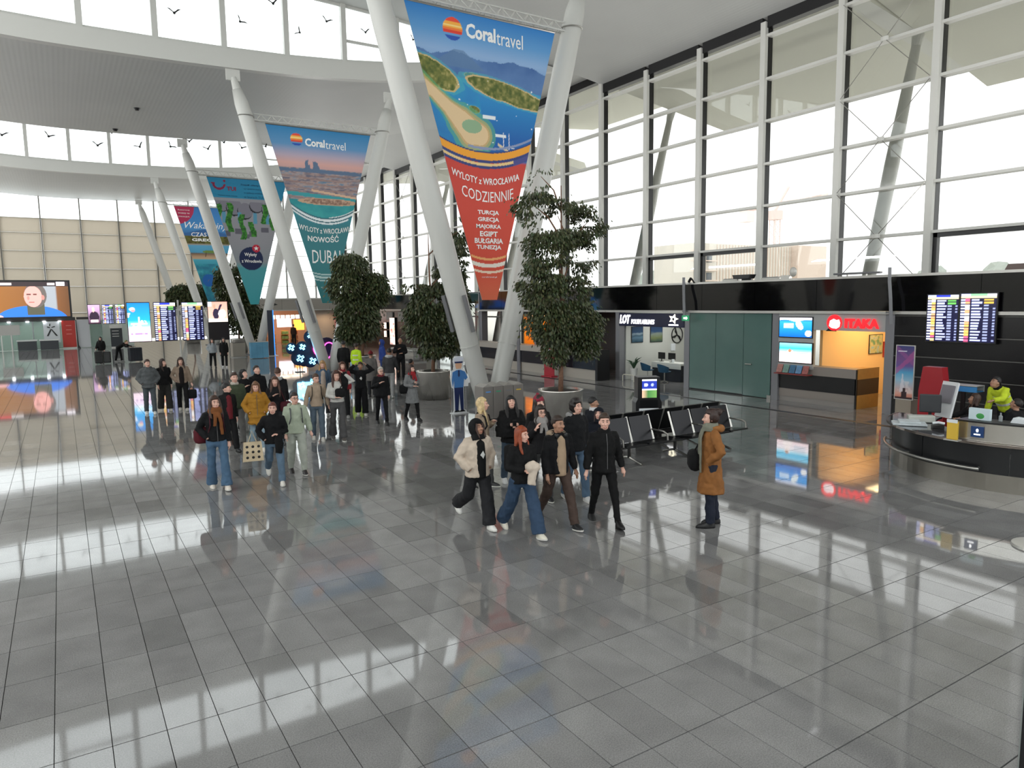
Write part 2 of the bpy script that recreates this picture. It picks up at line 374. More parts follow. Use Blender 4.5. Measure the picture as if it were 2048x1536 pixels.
# ================================================================ V columns, uplights, banners
VY = [19.36, 35.36, 51.3, 67.3, 81.6]
ordn = ['nearest', 'second', 'third', 'fourth', 'farthest']
lamp_grey = mat('lamp_grey', '#77777a', .45, .3)
def arm_pt(s, z): return 11.3+s*(.13+.272*z) if s < 0 else 11.3+s*(.13+.262*z)
for i, y in enumerate(VY):
    t = thing('support_column', '%s white V-shaped steel column from the camera, two tubular arms splaying up to the roof' % ordn[i], 'column', (11.3, y, 0), 0, 'V-shaped roof columns')
    for s in (-1, 1):
        zt = 13.2; P_ = lambda z: (arm_pt(s, z)-11.3, 0, z)
        MB().tube([P_(0), P_(1), P_(5), P_(11), P_(12.6), P_(zt)], [.26, .28, .33, .335, .31, .22], 24).build('arm', white_paint, t, True)
        hd = MB().tube([P_(zt-.02), P_(13.55), P_(13.7)], [.2, .15, .13], 14); q = P_(13.75); hd.box(q[0]-.3, q[0]+.3, -.06, .06, 13.55, 14.05); hd.build('head_plate', white_paint, t)
        MB().tube([P_(2.05), P_(2.08)], [.315, .315], 24).build('weld_ring', white_paint, t)
    MB().loft([(0, 0, 0, .75, .42), (0, 0, .05, .75, .42)]).build('base_plate', lamp_grey, t)
    for k, (dx, dy) in enumerate(((-.02, -.42), (-.4, .2))):
        a = Vector((arm_pt(-1, 3.6)-11.3+dx+.05, dy, 3.6)); c = Vector((arm_pt(-1, 2.5)-11.3+dx+.05, dy, 2.5))
        MB().tube([a, c], .075, 4).build('column_light', lamp_grey, t)
    if i < 4:
        tr = thing('lattice_truss', 'white lattice truss carrying the banner on the %s V column' % ordn[i], 'truss', (11.35, y, 12.05), 0, 'banner trusses')
        x0 = arm_pt(-1, 12.05)-11.35+.2; x1 = arm_pt(1, 12.05)-11.35-.2
        ch = MB()
        for dz, dy in ((.16, 0), (-.14, -.13), (-.14, .13)): ch.tube([(x0, dy, dz), (x1, dy, dz)], .028, 6)
        ch.build('chord', white_paint, tr); n = 26; lc = MB()
        for k in range(n):
            a = x0+(x1-x0)*k/n; c = x0+(x1-x0)*(k+1)/n; z0, z1 = (-.14, .16) if k % 2 else (.16, -.14)
            for dy in (-.13, .13): lc.tube([(a, dy if z0 < 0 else 0, z0), (c, dy if z1 < 0 else 0, z1)], .016, 5)
            lc.tube([(a, -.13, -.14), (c, .13, -.14)], .012, 4)
        lc.build('lattice', white_paint, tr)
        for s in (-1, 1): MB().tube([(arm_pt(s, 11.98)-11.35-.36*math.cos(a_), -.36*math.sin(a_), 0) for a_ in np.linspace(0, 2*PI, 25)], .02, 6).build('clamp_ring', steel, tr)
def bwarp(a, b): 
    xl = 8.75*b+11.08*(1-b); xr = 13.92*b+11.62*(1-b); return xl+(xr-xl)*a-11.35, b*8.38
def banner(i, label, fn, nx=170, ny=280):
    y = VY[i]; bm = mat('banner_print', '#ffffff', .55, attr=True, spec=.3)
    def f2(a, b):
        A, B = bwarp(a, b); return fn(A+11.35, B+3.45)
    t = thing('hanging_banner', label, 'banner', (11.35, y, 3.45), 0, 'hanging travel banners')
    O = (0, 0, 0); paint('cloth', f2, bm, t, (0, -.008, 0), (1, 0, 0), (0, 0, 1), 1, 1, nx, ny, bwarp)
    bk = MB().prism([(-.27, 0), (.27, 0), (2.57, 8.38), (-2.6, 8.38)], -.01, (0, 0, 0)); bk.build('backing', mat('banner_back', '#b8bcc0', .7), t)
    MB().tube([(-2.6, -.01, 8.38), (2.57, -.01, 8.38)], .03, 6).build('top_rod', steel, t)
    for dx in (-2.2, -1, 0, 1, 2.2): MB().tube([(dx, 0, 8.38), (dx, 0, 8.47)], .008, 4).build('hanger', steel, t)
    return t
wht = mat('print_white', '#f2f2f0', .6); 
def btxt(t, s, box, m=wht, **k):
    return text(s, m, t, (-11.35, -.016, -3.45), (1, 0, 0), (0, 0, 1), box, **k)
def sun_logo(C, X, Z, cx, cz, r):
    d = np.hypot(X-cx, Z-cz); z = (Z-cz)/r
    put(C, (d < r) & (z > .62), '#e8503c'); put(C, (d < r) & (z <= .62) & (z > .1), '#f6b04a'); put(C, (d < r) & (z <= .35) & (z > .18), '#fbd98a')
    put(C, (d < r) & (z <= .1) & (z > -.15), '#ef7d3c'); put(C, (d < r) & (z <= -.15) & (z > -.42), '#de4436'); put(C, (d < r) & (z < -.62), '#2f56b0')
def art1(X, Z):
    C = grad((Z-3.45)/8.4, [(0, '#e0704f'), (.12, '#d8503c'), (.5, '#c8463c'), (.51, '#2468a8'), (.62, '#2a7fc0'), (.70, '#2a74b4'), (.86, '#8fb0d8'), (.92, '#5f9ad0'), (1, '#2e7cc4')])
    arcz = 7.72+.33*((X-11.25)/1.5)**2
    sea = Z > arcz
    n = fbm(X*1.3, Z*1.6, 4, 3)
    put(C, sea & (Z < 10.2), grad(np.clip((Z-7.4)/2.8, 0, 1), [(0, '#1d5aa0'), (.35, '#1f63ad'), (.7, '#2c86c4'), (1, '#4f93c8')]))
    put(C, sea & (Z < 10.2) & (X < 11.2-.2*(Z-9)), grad(n, [(.2, '#2a9ac0'), (.6, '#2f86c0'), (.9, '#2a70b0')]), .75)
    mt = 10.35+.42*fbm(X*1.1, X*0+2, 4, 5)+.15*np.exp(-((X-10.4)/.5)**2); put(C, (Z < mt) & (Z > 10.05-.05*(X-9)), grad(n, [(0, '#3a5f98'), (1, '#6a8fc0')]))
    put(C, (Z < 10.75) & (Z > 10.25) & (np.abs(X-10.45) < .75*(10.85-Z)/.5), '#5f7fa4', .7)
    def isle(cx, cz, rx, rz, rot, cols, sd):
        ca, sa = math.cos(rot), math.sin(rot); u = ((X-cx)*ca+(Z-cz)*sa)/rx; v = (-(X-cx)*sa+(Z-cz)*ca)/rz; d = u*u+v*v+.5*(fbm(X*4, Z*4, 3, sd)-.5)
        put(C, sea & (d < 1.35), '#4fb0b8', .5); put(C, sea & (d < 1), cols[0]); put(C, sea & (d < .82), grad(fbm(X*9, Z*9, 3, sd+1), [(.25, '#4f5f2c'), (.55, cols[1]), (.8, '#b5a86c')]))
    isle(9.55, 10.0, .95, .36, -.35, ('#c6b27c', '#7d7f42'), 11); isle(10.95, 10.05, .33, .1, -.1, ('#a89e6a', '#6d7240'), 13)
    isle(12.15, 9.72, 1.5, .3, -.17, ('#cbb485', '#7f8046'), 15); isle(10.95, 9.12, .18, .1, -.2, ('#a89e6a', '#7f8046'), 17)
    # sand spit
    def spit(w):
        pts = [(9.0, 9.75, .25), (9.6, 9.45, .16), (10.05, 9.1, .2), (10.5, 8.75, .34), (10.85, 8.45, .42), (11.1, 8.4, .36)]; m_ = np.zeros(len(X), bool)
        for (ax, az, ar), (bx, bz, br) in zip(pts[:-1], pts[1:]):
            t_ = np.clip(((X-ax)*(bx-ax)+(Z-az)*(bz-az))/((bx-ax)**2+(bz-az)**2), 0, 1); m_ |= np.hypot(X-ax-t_*(bx-ax), Z-az-t_*(bz-az)) < (ar+t_*(br-ar))*w
        return m_ & sea
    put(C, spit(1.6), '#62b07a', .55); put(C, spit(1.25), '#c0b060', .6); put(C, spit(1.02), '#c8a878'); put(C, spit(.86), '#e0c49a')
    put(C, (np.hypot((X-10.85)/.34, (Z-8.62)/.2) < 1), '#8fae8c')
    k = fbm(X*14, Z*14, 2, 31) > .82; put(C, spit(.9) & k & (Z > 8.75), '#4f5a34')
    bo = (vnoise(X*7, Z*9, 77) > .965) & sea & (Z < 10.1) & (X > 9.8) & ~spit(1.3); put(C, bo, '#eef2f4')
    for bx, bz, s in ((11.45, 8.95, .14), (11.85, 8.45, .12)): put(C, sea & (np.abs(X-bx) < s*1.6) & (np.abs(Z-bz) < s*.35), '#e8ecee')
    hull = (np.abs(X-12.08) < .34) & (np.abs(Z-8.02+.5*(X-12.08)) < .045); put(C, sea & hull, '#d8c8a8')
    for mx in (11.95, 12.15): put(C, sea & (np.abs(X-mx) < .012) & (Z > 8.05) & (Z < 8.55), '#e6e6e6')
    for lo, hi, c, x0, x1 in ((-.05, .16, '#f0a436', 9, 14), (.16, .2, '#37447c', 9, 14), (.26, .33, '#8b98b8', 10.7, 14), (-.13, -.05, '#37447c', 9, 14), (-.22, -.14, '#e8c88c', 9, 12.3), (-.3, -.22, '#37447c', 9.0, 12.3), (-.3, -.13, '#4a4f8c', 12.3, 14)):
        e = Z-arcz; put(C, (e > lo) & (e < hi) & (X > x0) & (X < x1), c)
    for zc, hw, th, c in ((4.7, .62, .035, '#f0b070'), (4.5, .66, .06, '#f0e8dc'), (4.3, .55, .035, '#f0d8c0')):
        zz = zc+.1*((X-11.35)/.6)**2; put(C, (np.abs(Z-zz) < th) & (np.abs(X-11.35) < hw), c)
    sun_logo(C, X, Z, 10.27, 11.3, .32); return C
t = banner(0, 'blue and orange-red pennant banner listing flights to Turkey and Greece, nearest of the row', art1, 240, 390)
btxt(t, 'Coral', (10.7, 11.13, 11.72, 11.55), weight=.035); btxt(t, 'travel', (11.75, 11.1, 12.7, 11.52), weight=0)
btxt(t, 'WYLOTY z WROCŁAWIA', (10.12, 6.94, 12.5, 7.14), weight=.015, arc=.24); btxt(t, 'CODZIENNIE', (10.45, 6.42, 12.27, 6.74), weight=.0, arc=.17)
for k, s in enumerate(('TURCJA', 'GRECJA', 'MAJORKA', 'EGIPT', 'BUŁGARIA', 'TUNEZJA')): hw = .063*len(s); btxt(t, s, (11.36-hw, 6.02-.21*k, 11.36+hw, 6.18-.21*k), weight=.03)
btxt(t, 'coraltravel.pl', (11.08, 4.12, 11.62, 4.18))
def art2(X, Z):
    C = grad((Z-3.45)/8.4, [(0, '#3c8084'), (.44, '#3f7f88'), (.5, '#3f8a98'), (.58, '#2f9aa0'), (.63, '#9a9aa4'), (.7, '#a88f98'), (.8, '#d8a8a0'), (.84, '#b8a8b8'), (.9, '#5f93c0'), (1, '#2d7fb4')])
    arcz = 7.5+.55*((X-11.5)/1.6)**2; sea = Z > arcz; n = fbm(X*3, Z*14, 4, 41)
    band = sea & (Z < 9.95) & (Z > 8.35); put(C, band, grad(n, [(.3, '#6f6c7c'), (.5, '#b09a94'), (.6, '#8a90a0'), (.75, '#5f8098')]))
    st = sea & (Z < 9.7) & (Z > 8.3) & (np.sin(Z*26+2*np.sin(X*1.2)) > .35); put(C, st, '#9c7f78', .7)
    put(C, sea & (np.abs(Z-8.62+.06*X-.7) < .09), '#3f9ca4'); put(C, sea & (Z < 8.45), grad(fbm(X*2, Z*3, 3, 6), [(.2, '#2f8f96'), (.8, '#45a8a8')]))
    d = np.hypot((X-11.6)/1.5, (Z-8.4)/.17); put(C, sea & (d < 1), '#c8a488'); put(C, sea & (d < .8), grad(fbm(X*12, Z*12, 3, 9), [(.3, '#8a6a5c'), (.7, '#d0b098')]))
    put(C, sea & (np.abs(Z-8.85+.12*(X-11.4)) < .05) & (X > 10.8), '#d8b498')
    ht = 9.88+.09*fbm(X*5, X*0, 2, 8)+.62*(np.abs(X-10.85) < .5)*(vnoise(X*13, X*0+.5, 5) > .45)*vnoise(np.floor(X*13), X*0, 6)*np.exp(-((X-10.85)/.4)**2); put(C, sea & (Z < ht) & (Z > 9.75), '#5f7490')
    for lo, hi, c, x0, x1 in ((-.06, .05, '#e8eef0', 9, 14), (.05, .12, '#3a6c78', 9, 14), (.12, .16, '#dfe6e8', 11.6, 14), (-.2, -.12, '#e8eef0', 9, 12.6), (-.12, -.06, '#3a6c78', 9, 14)): put(C, (Z-arcz > lo) & (Z-arcz < hi) & (X > x0) & (X < x1), c)
    for zc, hw, th in ((4.85, .7, .03), (4.7, .66, .055), (4.55, .6, .03), (4.2, .3, .012)):
        zz = zc+.08*((X-11.35)/.6)**2; put(C, (np.abs(Z-zz) < th) & (np.abs(X-11.35) < hw), '#bcd4d4')
    sun_logo(C, X, Z, 10.18, 11.25, .29); return C
t = banner(1, 'teal pennant banner with a desert city skyline and palm island, second of the row', art2, 160, 260)
btxt(t, 'Coral', (10.58, 10.98, 11.55, 11.36), weight=.035); btxt(t, 'travel', (11.58, 10.95, 12.6, 11.33))
btxt(t, 'WYLOTY z WROCŁAWIA', (10.1, 6.85, 12.75, 7.1), weight=.01, arc=.2); btxt(t, 'NOWOŚĆ', (10.5, 6.42, 12.05, 6.78), weight=.02, arc=.06); btxt(t, 'DUBAJ', (10.68, 5.2, 12.1, 6.05), weight=.0)
def art3(X, Z):
    C = grad((Z-3.45)/8.4, [(0, '#3fa0a8'), (.29, '#4fa0a8'), (.34, '#8f979c'), (.5, '#9a9aa0'), (.84, '#9c9ca4'), (.845, '#2f8eb4'), (1, '#2f86b0')])
    pic = (Z < 10.35) & (Z > 7.9)
    for cx, cz, r in ((9.6, 10.1, .45), (10.4, 9.95, .5), (11.1, 9.75, .5), (11.85, 10.15, .45), (12.6, 9.95, .42), (9.3, 10.4, .3)):
        d = np.hypot((X-cx), (Z-cz)); put(C, pic & (np.hypot(X-cx+.05, Z-cz+.1) < r), '#2c2c34'); put(C, pic & (d < r), '#85838f')
    for cx in (9.7, 10.7, 11.7, 12.5): put(C, (np.abs(X-cx) < .12) & (Z < 9.6) & (Z > 8.9), '#5f9cba')
    for cx, cz in ((9.8, 8.2), (10.6, 8.35), (11.5, 8.2), (12.3, 8.5), (11.0, 8.0)): put(C, (np.abs(X-cx) < .25) & (np.abs(Z-cz) < .17) & pic, '#66646f')
    for cx, zt, zb_ in ((9.35, 10.1, 9.0), (10.05, 10.2, 8.3), (10.85, 9.5, 7.8), (11.45, 9.0, 8.0), (12.35, 10.2, 8.9), (12.9, 9.6, 8.5)):
        w = .17*(.6+.9*fbm(X*5, Z*5, 3, int(cx*7))); put(C, (np.abs(X-cx-.1*np.sin(Z*4)) < w) & (Z < zt) & (Z > zb_), grad(fbm(X*11, Z*11, 2, 4), [(.2, '#245a24'), (.6, '#4a9a38'), (.9, '#7cb850')]))
    put(C, np.hypot(X-11.3, Z-6.55) < .78, '#1d2a50'); put(C, np.hypot(X-11.66, Z-7.25) < .26, '#c02840')
    sm = np.hypot(X-9.5, Z-11.45); put(C, (np.abs(sm-.36) < .07) & (Z < 11.42), '#8a2848'); put(C, np.hypot(X-9.85, Z-11.62) < .08, '#8a2848'); put(C, (np.abs(X-9.13) < .12) & (np.abs(Z-11.45) < .04), '#8a2848')
    for a in (.4, 1.9, 3.4): pass
    return C
t = banner(2, 'light blue and grey pennant banner with hanging plants and a navy disc', art3, 130, 210)
tm = mat('print_maroon', '#8a2848', .6); nb = mat('print_deep_blue', '#10567c', .6)
btxt(t, 'TUI', (9.98, 11.0, 10.56, 11.27), tm, weight=.04)
btxt(t, 'Zaplanuj swoje wakacje', (9.4, 10.62, 10.62, 10.72), nb)
for k, s in enumerate(('Znajdź oferty dla siebie', 'w www.tui.pl', 'w aplikacji mobilnej', 'w biurach TUI')): btxt(t, s, (10.85 if k == 0 else 11.05, 11.36-.26*k, 12.9 if k == 0 else 12.3, 11.52-.26*k), nb, weight=.02 if k == 0 else 0)
btxt(t, 'Wyloty', (10.86, 6.65, 11.68, 6.95), weight=.02); btxt(t, 'z Wrocławia', (10.66, 6.28, 11.98, 6.5), weight=.02)
def star_fig(cx, cz, r, n=5): return [(cx+(r if k % 2 == 0 else r*.38)*math.sin(PI*k/n), cz+(r if k % 2 == 0 else r*.38)*math.cos(PI*k/n)) for k in range(2*n)]
MB().prism([(a-11.35, c-3.45) for a, c in star_fig(11.66, 7.25, .18)], -.004, (0, -.016, 0)).build('emblem', wht, t)
def art4(X, Z):
    C = grad((Z-3.45)/8.4, [(0, '#2a6f84'), (.2, '#2a8098'), (.42, '#3f9ab0'), (.47, '#4fa8bc'), (.475, '#c8a888'), (.5, '#b89878'), (.53, '#6f5a48'), (.54, '#4f9cc0'), (.61, '#5fa8cc'), (.62, '#a0988c'), (.64, '#6f6450'), (.66, '#6a6a38'), (.71, '#586030'), (.715, '#3a6ca8'), (.78, '#4f90c8'), (.9, '#3f84c4'), (1, '#3f78b8')])
    n = fbm(X*3, Z*3, 4, 71); put(C, (Z < 7.0), grad(n, [(.2, '#1f5f7c'), (.6, '#2f8fa0'), (.9, '#5fc0c4')]), .7)
    put(C, (Z > 8.75) & (Z < 9.4), grad(fbm(X*7, Z*7, 3, 72), [(.25, '#4a4420'), (.6, '#6f7034'), (.9, '#8f8a50')])); mt = 9.5+.45*np.exp(-((X-11.2)/1.4)**2); put(C, (Z < mt) & (Z > 9.4), '#3a68a0')
    put(C, np.hypot((X-11.35)/.55, (Z-8.05)/.13) < 1, '#6f8a44'); put(C, (np.abs(X-11.05-.2*(Z-7.8)) < .03) & (Z > 7.6) & (Z < 8.0), '#54402c')
    put(C, (np.hypot(X-8.9, Z-11.75) < 1.42), '#b02f54'); put(C, np.hypot(X-11.2, Z-5.6) < .55, '#1f5fa8'); return C
t = banner(3, 'blue sea-coast pennant banner with a crimson corner, farthest of the row', art4, 110, 180)
btxt(t, 'Wakacyjny', (9.5, 9.85, 13.0, 10.55), shear=.3); btxt(t, 'CZAS NA', (9.98, 9.33, 12.1, 9.68), weight=.01); btxt(t, 'GRECJĘ', (10.0, 8.86, 12.2, 9.2), weight=.04)
for k, s in enumerate(('Rezerwuj', 'wczasy na', 'WAKACJE.PL')): btxt(t, s, (9.05, 11.45-.28*k, 9.95, 11.58-.28*k))
# ================================================================ outside: canopy, struts, building, crane, trees
can = holder('trim_1')
for y0, y1, z0, z1, x1 in ((-14, 19.3, 16.6, 14.0, 41.2), (19.4, 35.3, 16.35, 14.75, 40.4), (35.4, 51.3, 17.4, 18.3, 41), (51.4, 67.3, 16.35, 14.75, 40.4), (67.4, YE, 17.4, 18.3, 41)):
    MB().prism([(XW+.35, z0), (x1, z1), (x1, z1+.12), (x1-.3, z1+.7), (XW+.35, z0+.8)], -(y1-y0), (0, y0, 0)).build('canopy_shell', mat('canopy_paint', '#deddd2', .6), can)
    MB().prism([(XW+.4, z0-.015), (x1, z1-.015), (x1, z1), (XW+.4, z0)], -.9, (0, y0, 0)).build('canopy_edge', mat('canopy_edge_white', '#dededa', .5), can)
for k, y in enumerate((19.4, 35.4, 51.4, 67.4)):
    t = thing('canopy_strut', 'leaning white tube strut under the outside canopy, %s along the glass wall' % ordn[k], 'strut', (30.5, y, 0), 0, 'outside canopy struts')
    MB().tube([(0, 0, -.5), (1.1, 0, 4.2), (2.6, 0, 9.5), (4.15, 0, 15.0)], [.26, .3, .32, .2], 20).build('tube', white_paint, t, True)
    MB().tube([(4.1, 0, 14.85), (4.35, 0, 15.7)], [.2, .3], 12).build('strut_head', white_paint, t)
struct(MB().box(31, 700, -300, 500, -.6, -.5).build('terrain', mat('pale_apron', '#cfcdc6', .9)))
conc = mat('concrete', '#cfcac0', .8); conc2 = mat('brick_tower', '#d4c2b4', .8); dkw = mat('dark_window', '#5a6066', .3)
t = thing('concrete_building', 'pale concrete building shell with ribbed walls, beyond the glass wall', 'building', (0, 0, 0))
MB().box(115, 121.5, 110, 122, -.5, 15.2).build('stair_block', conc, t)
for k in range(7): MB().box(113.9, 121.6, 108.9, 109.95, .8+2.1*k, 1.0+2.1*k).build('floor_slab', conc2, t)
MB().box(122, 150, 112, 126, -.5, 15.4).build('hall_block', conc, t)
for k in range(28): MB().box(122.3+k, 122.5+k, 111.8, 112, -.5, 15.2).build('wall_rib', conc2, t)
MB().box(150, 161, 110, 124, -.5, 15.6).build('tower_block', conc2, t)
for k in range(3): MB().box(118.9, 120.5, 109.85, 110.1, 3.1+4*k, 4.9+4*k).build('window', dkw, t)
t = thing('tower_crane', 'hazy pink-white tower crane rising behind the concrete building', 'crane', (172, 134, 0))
cm = mat('crane_haze_pale', '#ead6d0', .8); b = MB();  # crane colour made paler, the distance haze is put into it
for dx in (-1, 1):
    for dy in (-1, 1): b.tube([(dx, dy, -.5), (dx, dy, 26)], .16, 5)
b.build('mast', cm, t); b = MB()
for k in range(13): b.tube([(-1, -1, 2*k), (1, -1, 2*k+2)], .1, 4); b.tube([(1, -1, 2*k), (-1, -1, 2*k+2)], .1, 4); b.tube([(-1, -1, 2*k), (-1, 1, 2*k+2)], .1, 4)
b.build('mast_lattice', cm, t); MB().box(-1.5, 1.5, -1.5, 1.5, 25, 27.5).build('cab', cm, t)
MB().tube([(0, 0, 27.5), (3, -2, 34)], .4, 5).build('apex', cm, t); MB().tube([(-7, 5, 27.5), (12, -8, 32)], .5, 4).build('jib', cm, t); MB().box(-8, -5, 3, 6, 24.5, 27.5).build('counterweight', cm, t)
hz = mat('tree_haze_pale', '#a3aaa2', .9, noise=.2)  # haze painted into the pale grey of trunk and crown
ORD = ['first', 'second', 'third', 'fourth', 'fifth', 'sixth', 'seventh', 'eighth', 'ninth', 'tenth', 'eleventh', 'twelfth', 'thirteenth', 'fourteenth', 'fifteenth', 'sixteenth', 'seventeenth', 'eighteenth', 'nineteenth', 'twentieth']
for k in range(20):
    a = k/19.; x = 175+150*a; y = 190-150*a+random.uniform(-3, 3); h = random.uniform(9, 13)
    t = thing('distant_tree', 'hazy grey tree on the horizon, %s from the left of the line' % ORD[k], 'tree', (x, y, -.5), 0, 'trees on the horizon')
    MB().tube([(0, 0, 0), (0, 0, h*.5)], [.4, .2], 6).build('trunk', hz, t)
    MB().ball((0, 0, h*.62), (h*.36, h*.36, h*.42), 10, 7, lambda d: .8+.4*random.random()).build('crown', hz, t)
# ================================================================ shop row along the right wall
lip = mat('pale_metal', '#c2c0bb', .35, .4); pier_m = mat('pier_grey', '#85858a', .4, .3); gloss_black = mat('black_glass', '#08070b', .06, spec=.7)
blackm = mat('matt_black', '#0c0b0e', .35); steelb = mat('satin_steel', '#b6b2aa', .25, .85, noise=.06, nscale=3)
warm_e = mat('warm_lamp', '#ffd9a0', emit=4); cool_e = mat('white_lamp', '#f4f8ff', emit=7)
def lamp(x, y, z, e, c=(1, 1, 1), sx=1., sy=1., rot=(0, 0, 0)):
    l = bpy.data.lights.new('shop_lamp', 'AREA'); l.shape = 'RECTANGLE'; l.size = sx; l.size_y = sy; l.energy = e; l.color = c
    o = bpy.data.objects.new('shop_lamp', l); COL.objects.link(o); o.location = (x, y, z); o.rotation_euler = rot
def fascia(name, y0, y1, pitch=2.4):
    t = holder(name); n = max(1, round((y1-y0)/pitch))
    MB().box(20.05, 29, y0, y1, 3.3, 3.93).build('roof_slab', mat('roof_slab', '#4a4a4c', .8), t)
    for k in range(n): a = y0+(y1-y0)*k/n; MB().box(19.98, 20.04, a+.006, y0+(y1-y0)*(k+1)/n-.006, 2.96, 3.92).build('panel', gloss_black, t)
    MB().box(19.93, 20.3, y0, y1, 3.92, 3.99).build('cap_rail', lip, t); MB().box(19.9, 20.2, y0, y1, 2.87, 2.955).build('lip_rail', lip, t)
fascia('trim_2', 4.5, 35.2); fascia('trim_3', 42.5, 58)
for k, y in enumerate((23.38, 19.4, 15.42, 11.56, 35.1, 29.6)): struct(MB().box(19.98, 20.35, y-.13, y+.13, 0, 2.87).build('trim_%d' % (4+k), pier_m))
MB().box(22.9, 24.1, -8, 60, 3.95, 4.03).build('fill_uplight_trough', lamp_grey, struct(MB().box(20.4, 29, 4.5, 35.2, 3.15, 3.3).build('trim_11', mat('shop_ceiling', '#c9c7c0', .7))))  # trough added under the unseen fill uplights, hidden behind the fascia
# side/back walls of the units
unit = mat('unit_wall', '#c3c5bf', .6); dark_unit = mat('dark_unit_wall', '#3a383b', .5)
for k, (x0, x1, y0, y1, mm_) in enumerate(((20.3, 24.2, 23.2, 23.32, unit), (24.1, 24.2, 19.4, 23.2, unit), (20.3, 24.2, 19.3, 19.42, unit), (20.6, 25.2, 14.1, 14.2, mat('itaka_wall', '#f0c890', .6)), (25.1, 25.2, 11.5, 14.1, mat('itaka_back', '#efe6d4', .6)), (20.3, 25.2, 11.42, 11.5, unit), (22.6, 22.7, 23.5, 35, dark_unit), (20.1, 20.2, 15.5, 19.3, dark_unit))):
    struct(MB().box(x0, x1, y0, y1, .003, 3.14).build('wall_right' if k == 0 else 'wall_right_%d' % (k+1), mm_))
# --- airline office
navy = mat('navy_sign', '#14163a', .3); lit_w = mat('lit_letters', '#ffffff', emit=2.2)
def at20(y, z, x=19.96): return (x, y, z)
t = thing('shop_sign', 'navy sign board with glowing white airline lettering over the grey office', 'sign', (20, 21.4, 2.57))
MB().rbox(-.06, .1, -1.88, 1.86, -.27, .27, .02).build('board', navy, t)
for s, box, sh in (('LOT', (-1.78, -.17, -1.12, .2), .25), ('POLISH AIRLINES', (-1.06, -.17, .3, .02), .2)): text(s, lit_w, t, (-.065, 0, 0), *RW, box, weight=.03 if s == 'LOT' else .004, shear=sh, depth=.02)
st = [(1.35+(.26 if k % 2 == 0 else .12)*math.sin(PI*k/5+.3), .06+(.26 if k % 2 == 0 else .12)*math.cos(PI*k/5+.3)*.75) for k in range(10)]
MB().prism(st, .02, (-.065, 0, 0), *RW).build('star_emblem', mat('lit_cream', '#fff6d8', emit=2), t); MB().prism([(1.1, -.2), (1.6, -.2), (1.6, -.15), (1.1, -.15)], .02, (-.065, 0, 0), *RW).build('emblem_bar', lit_w, t)
MB().ball((-.085, -1.35, .05), (.01, .06, .06), 10, 6).build('emblem_eye', navy, t)
def poster(name, label, O, r, u, w, h, fn, m=None, cat='poster', nx=24, ny=30, frame=None):
    t = thing(name, label, cat, O); rr = Vector(r)
    paint('print', fn, m or mat('poster_print', '#ffffff', .4, attr=True), t, tuple(Vector(r).cross(Vector(u))*.022), r, u, w, h, nx, ny)
    fr = MB().prism([(-.02, -.02), (w+.02, -.02), (w+.02, h+.02), (-.02, h+.02)], .02, (0, 0, 0), r, u); fr.build('frame', frame or blackm, t); return t
fx_ = ((1, 0, 0), (0, 0, 1))
poster('wall_poster', 'dark blue sea poster, left of two on the airline office wall', (20.6, 23.19, 1.57), *fx_, .62, .66, lambda a, b: grad(b+.2*fbm(a*3, b*6, 3, 1), [(.1, '#27485c'), (.4, '#5f7f94'), (.5, '#39586c'), (.65, '#8fa3b0'), (.75, '#26496c'), (1.1, '#1c3456')]))
poster('wall_poster', 'blue and olive landscape poster, right of two on the airline office wall', (21.68, 23.19, 1.55), *fx_, .68, .66, lambda a, b: grad(b+.2*fbm(a*3, b*6, 3, 2), [(.1, '#3a5248'), (.35, '#6f7a50'), (.6, '#7d8a80'), (.75, '#27466c'), (1.1, '#1d3456')]))
t = thing('wall_emblem', 'black ring emblem with three blades on the airline office wall', 'emblem', (23.27, 23.17, 1.8)); b = MB()
b.tube([(.33*math.cos(a), 0, .36*math.sin(a)) for a in np.linspace(0, 2*PI, 33)], .022, 6, False); b.build('ring', blackm, t)
for a in (1.9, 3.4, 5.4): MB().tube([(0, 0, 0), (.18*math.cos(a+.2), 0, .18*math.sin(a+.2)), (.34*math.cos(a), 0, .36*math.sin(a))], [.02, .05, .015], 6).build('blade', blackm, t)
tag(MB().box(22.9, 23.16, 23.16, 23.19, 1.1, 1.42).build('notice_paper', mat('paper', '#dfe4e8', .7)), 'white notice paper under the black ring emblem', 'notice')
t = thing('office_desk', 'white-topped office desk with black front in the airline office', 'desk', (21.5, 21.85, 0))
MB().rbox(-.3, .35, -.95, .75, .68, .76, .01).build('desktop', mat('desk_white', '#d8dad4', .4), t); MB().box(-.27, .3, -.93, .73, .003, .66).build('front_panel', mat('desk_dark', '#121a26', .3), t); MB().box(-.3, -.275, -.95, .75, .52, .69).build('fascia_strip', mat('desk_white', '#d8dad4', .4), t)
for y, lb in ((22.35, 'left of two'), (21.75, 'right of two, in front of the desk end')):
    t = thing('monitor', 'black monitor on the airline office desk, '+lb, 'monitor', (21.55, y, .765)); MB().rbox(-.02, .02, -.2, .2, .1, .38, .01).build('screen', blackm, t); MB().box(-.08, .08, -.06, .06, 0, .015).build('stand', blackm, t); MB().box(-.01, .01, -.02, .02, .01, .12).build('neck', blackm, t)
tag(MB().loft([(21.42, 21.55, .765, .05, .05), (21.42, 21.55, .9, .06, .06)]).build('white_cup', mat('paper', '#dfe4e8', .7)), 'white pen cup on the airline office desk', 'cup')
teal = mat('teal_plastic', '#1d4a68', .4)
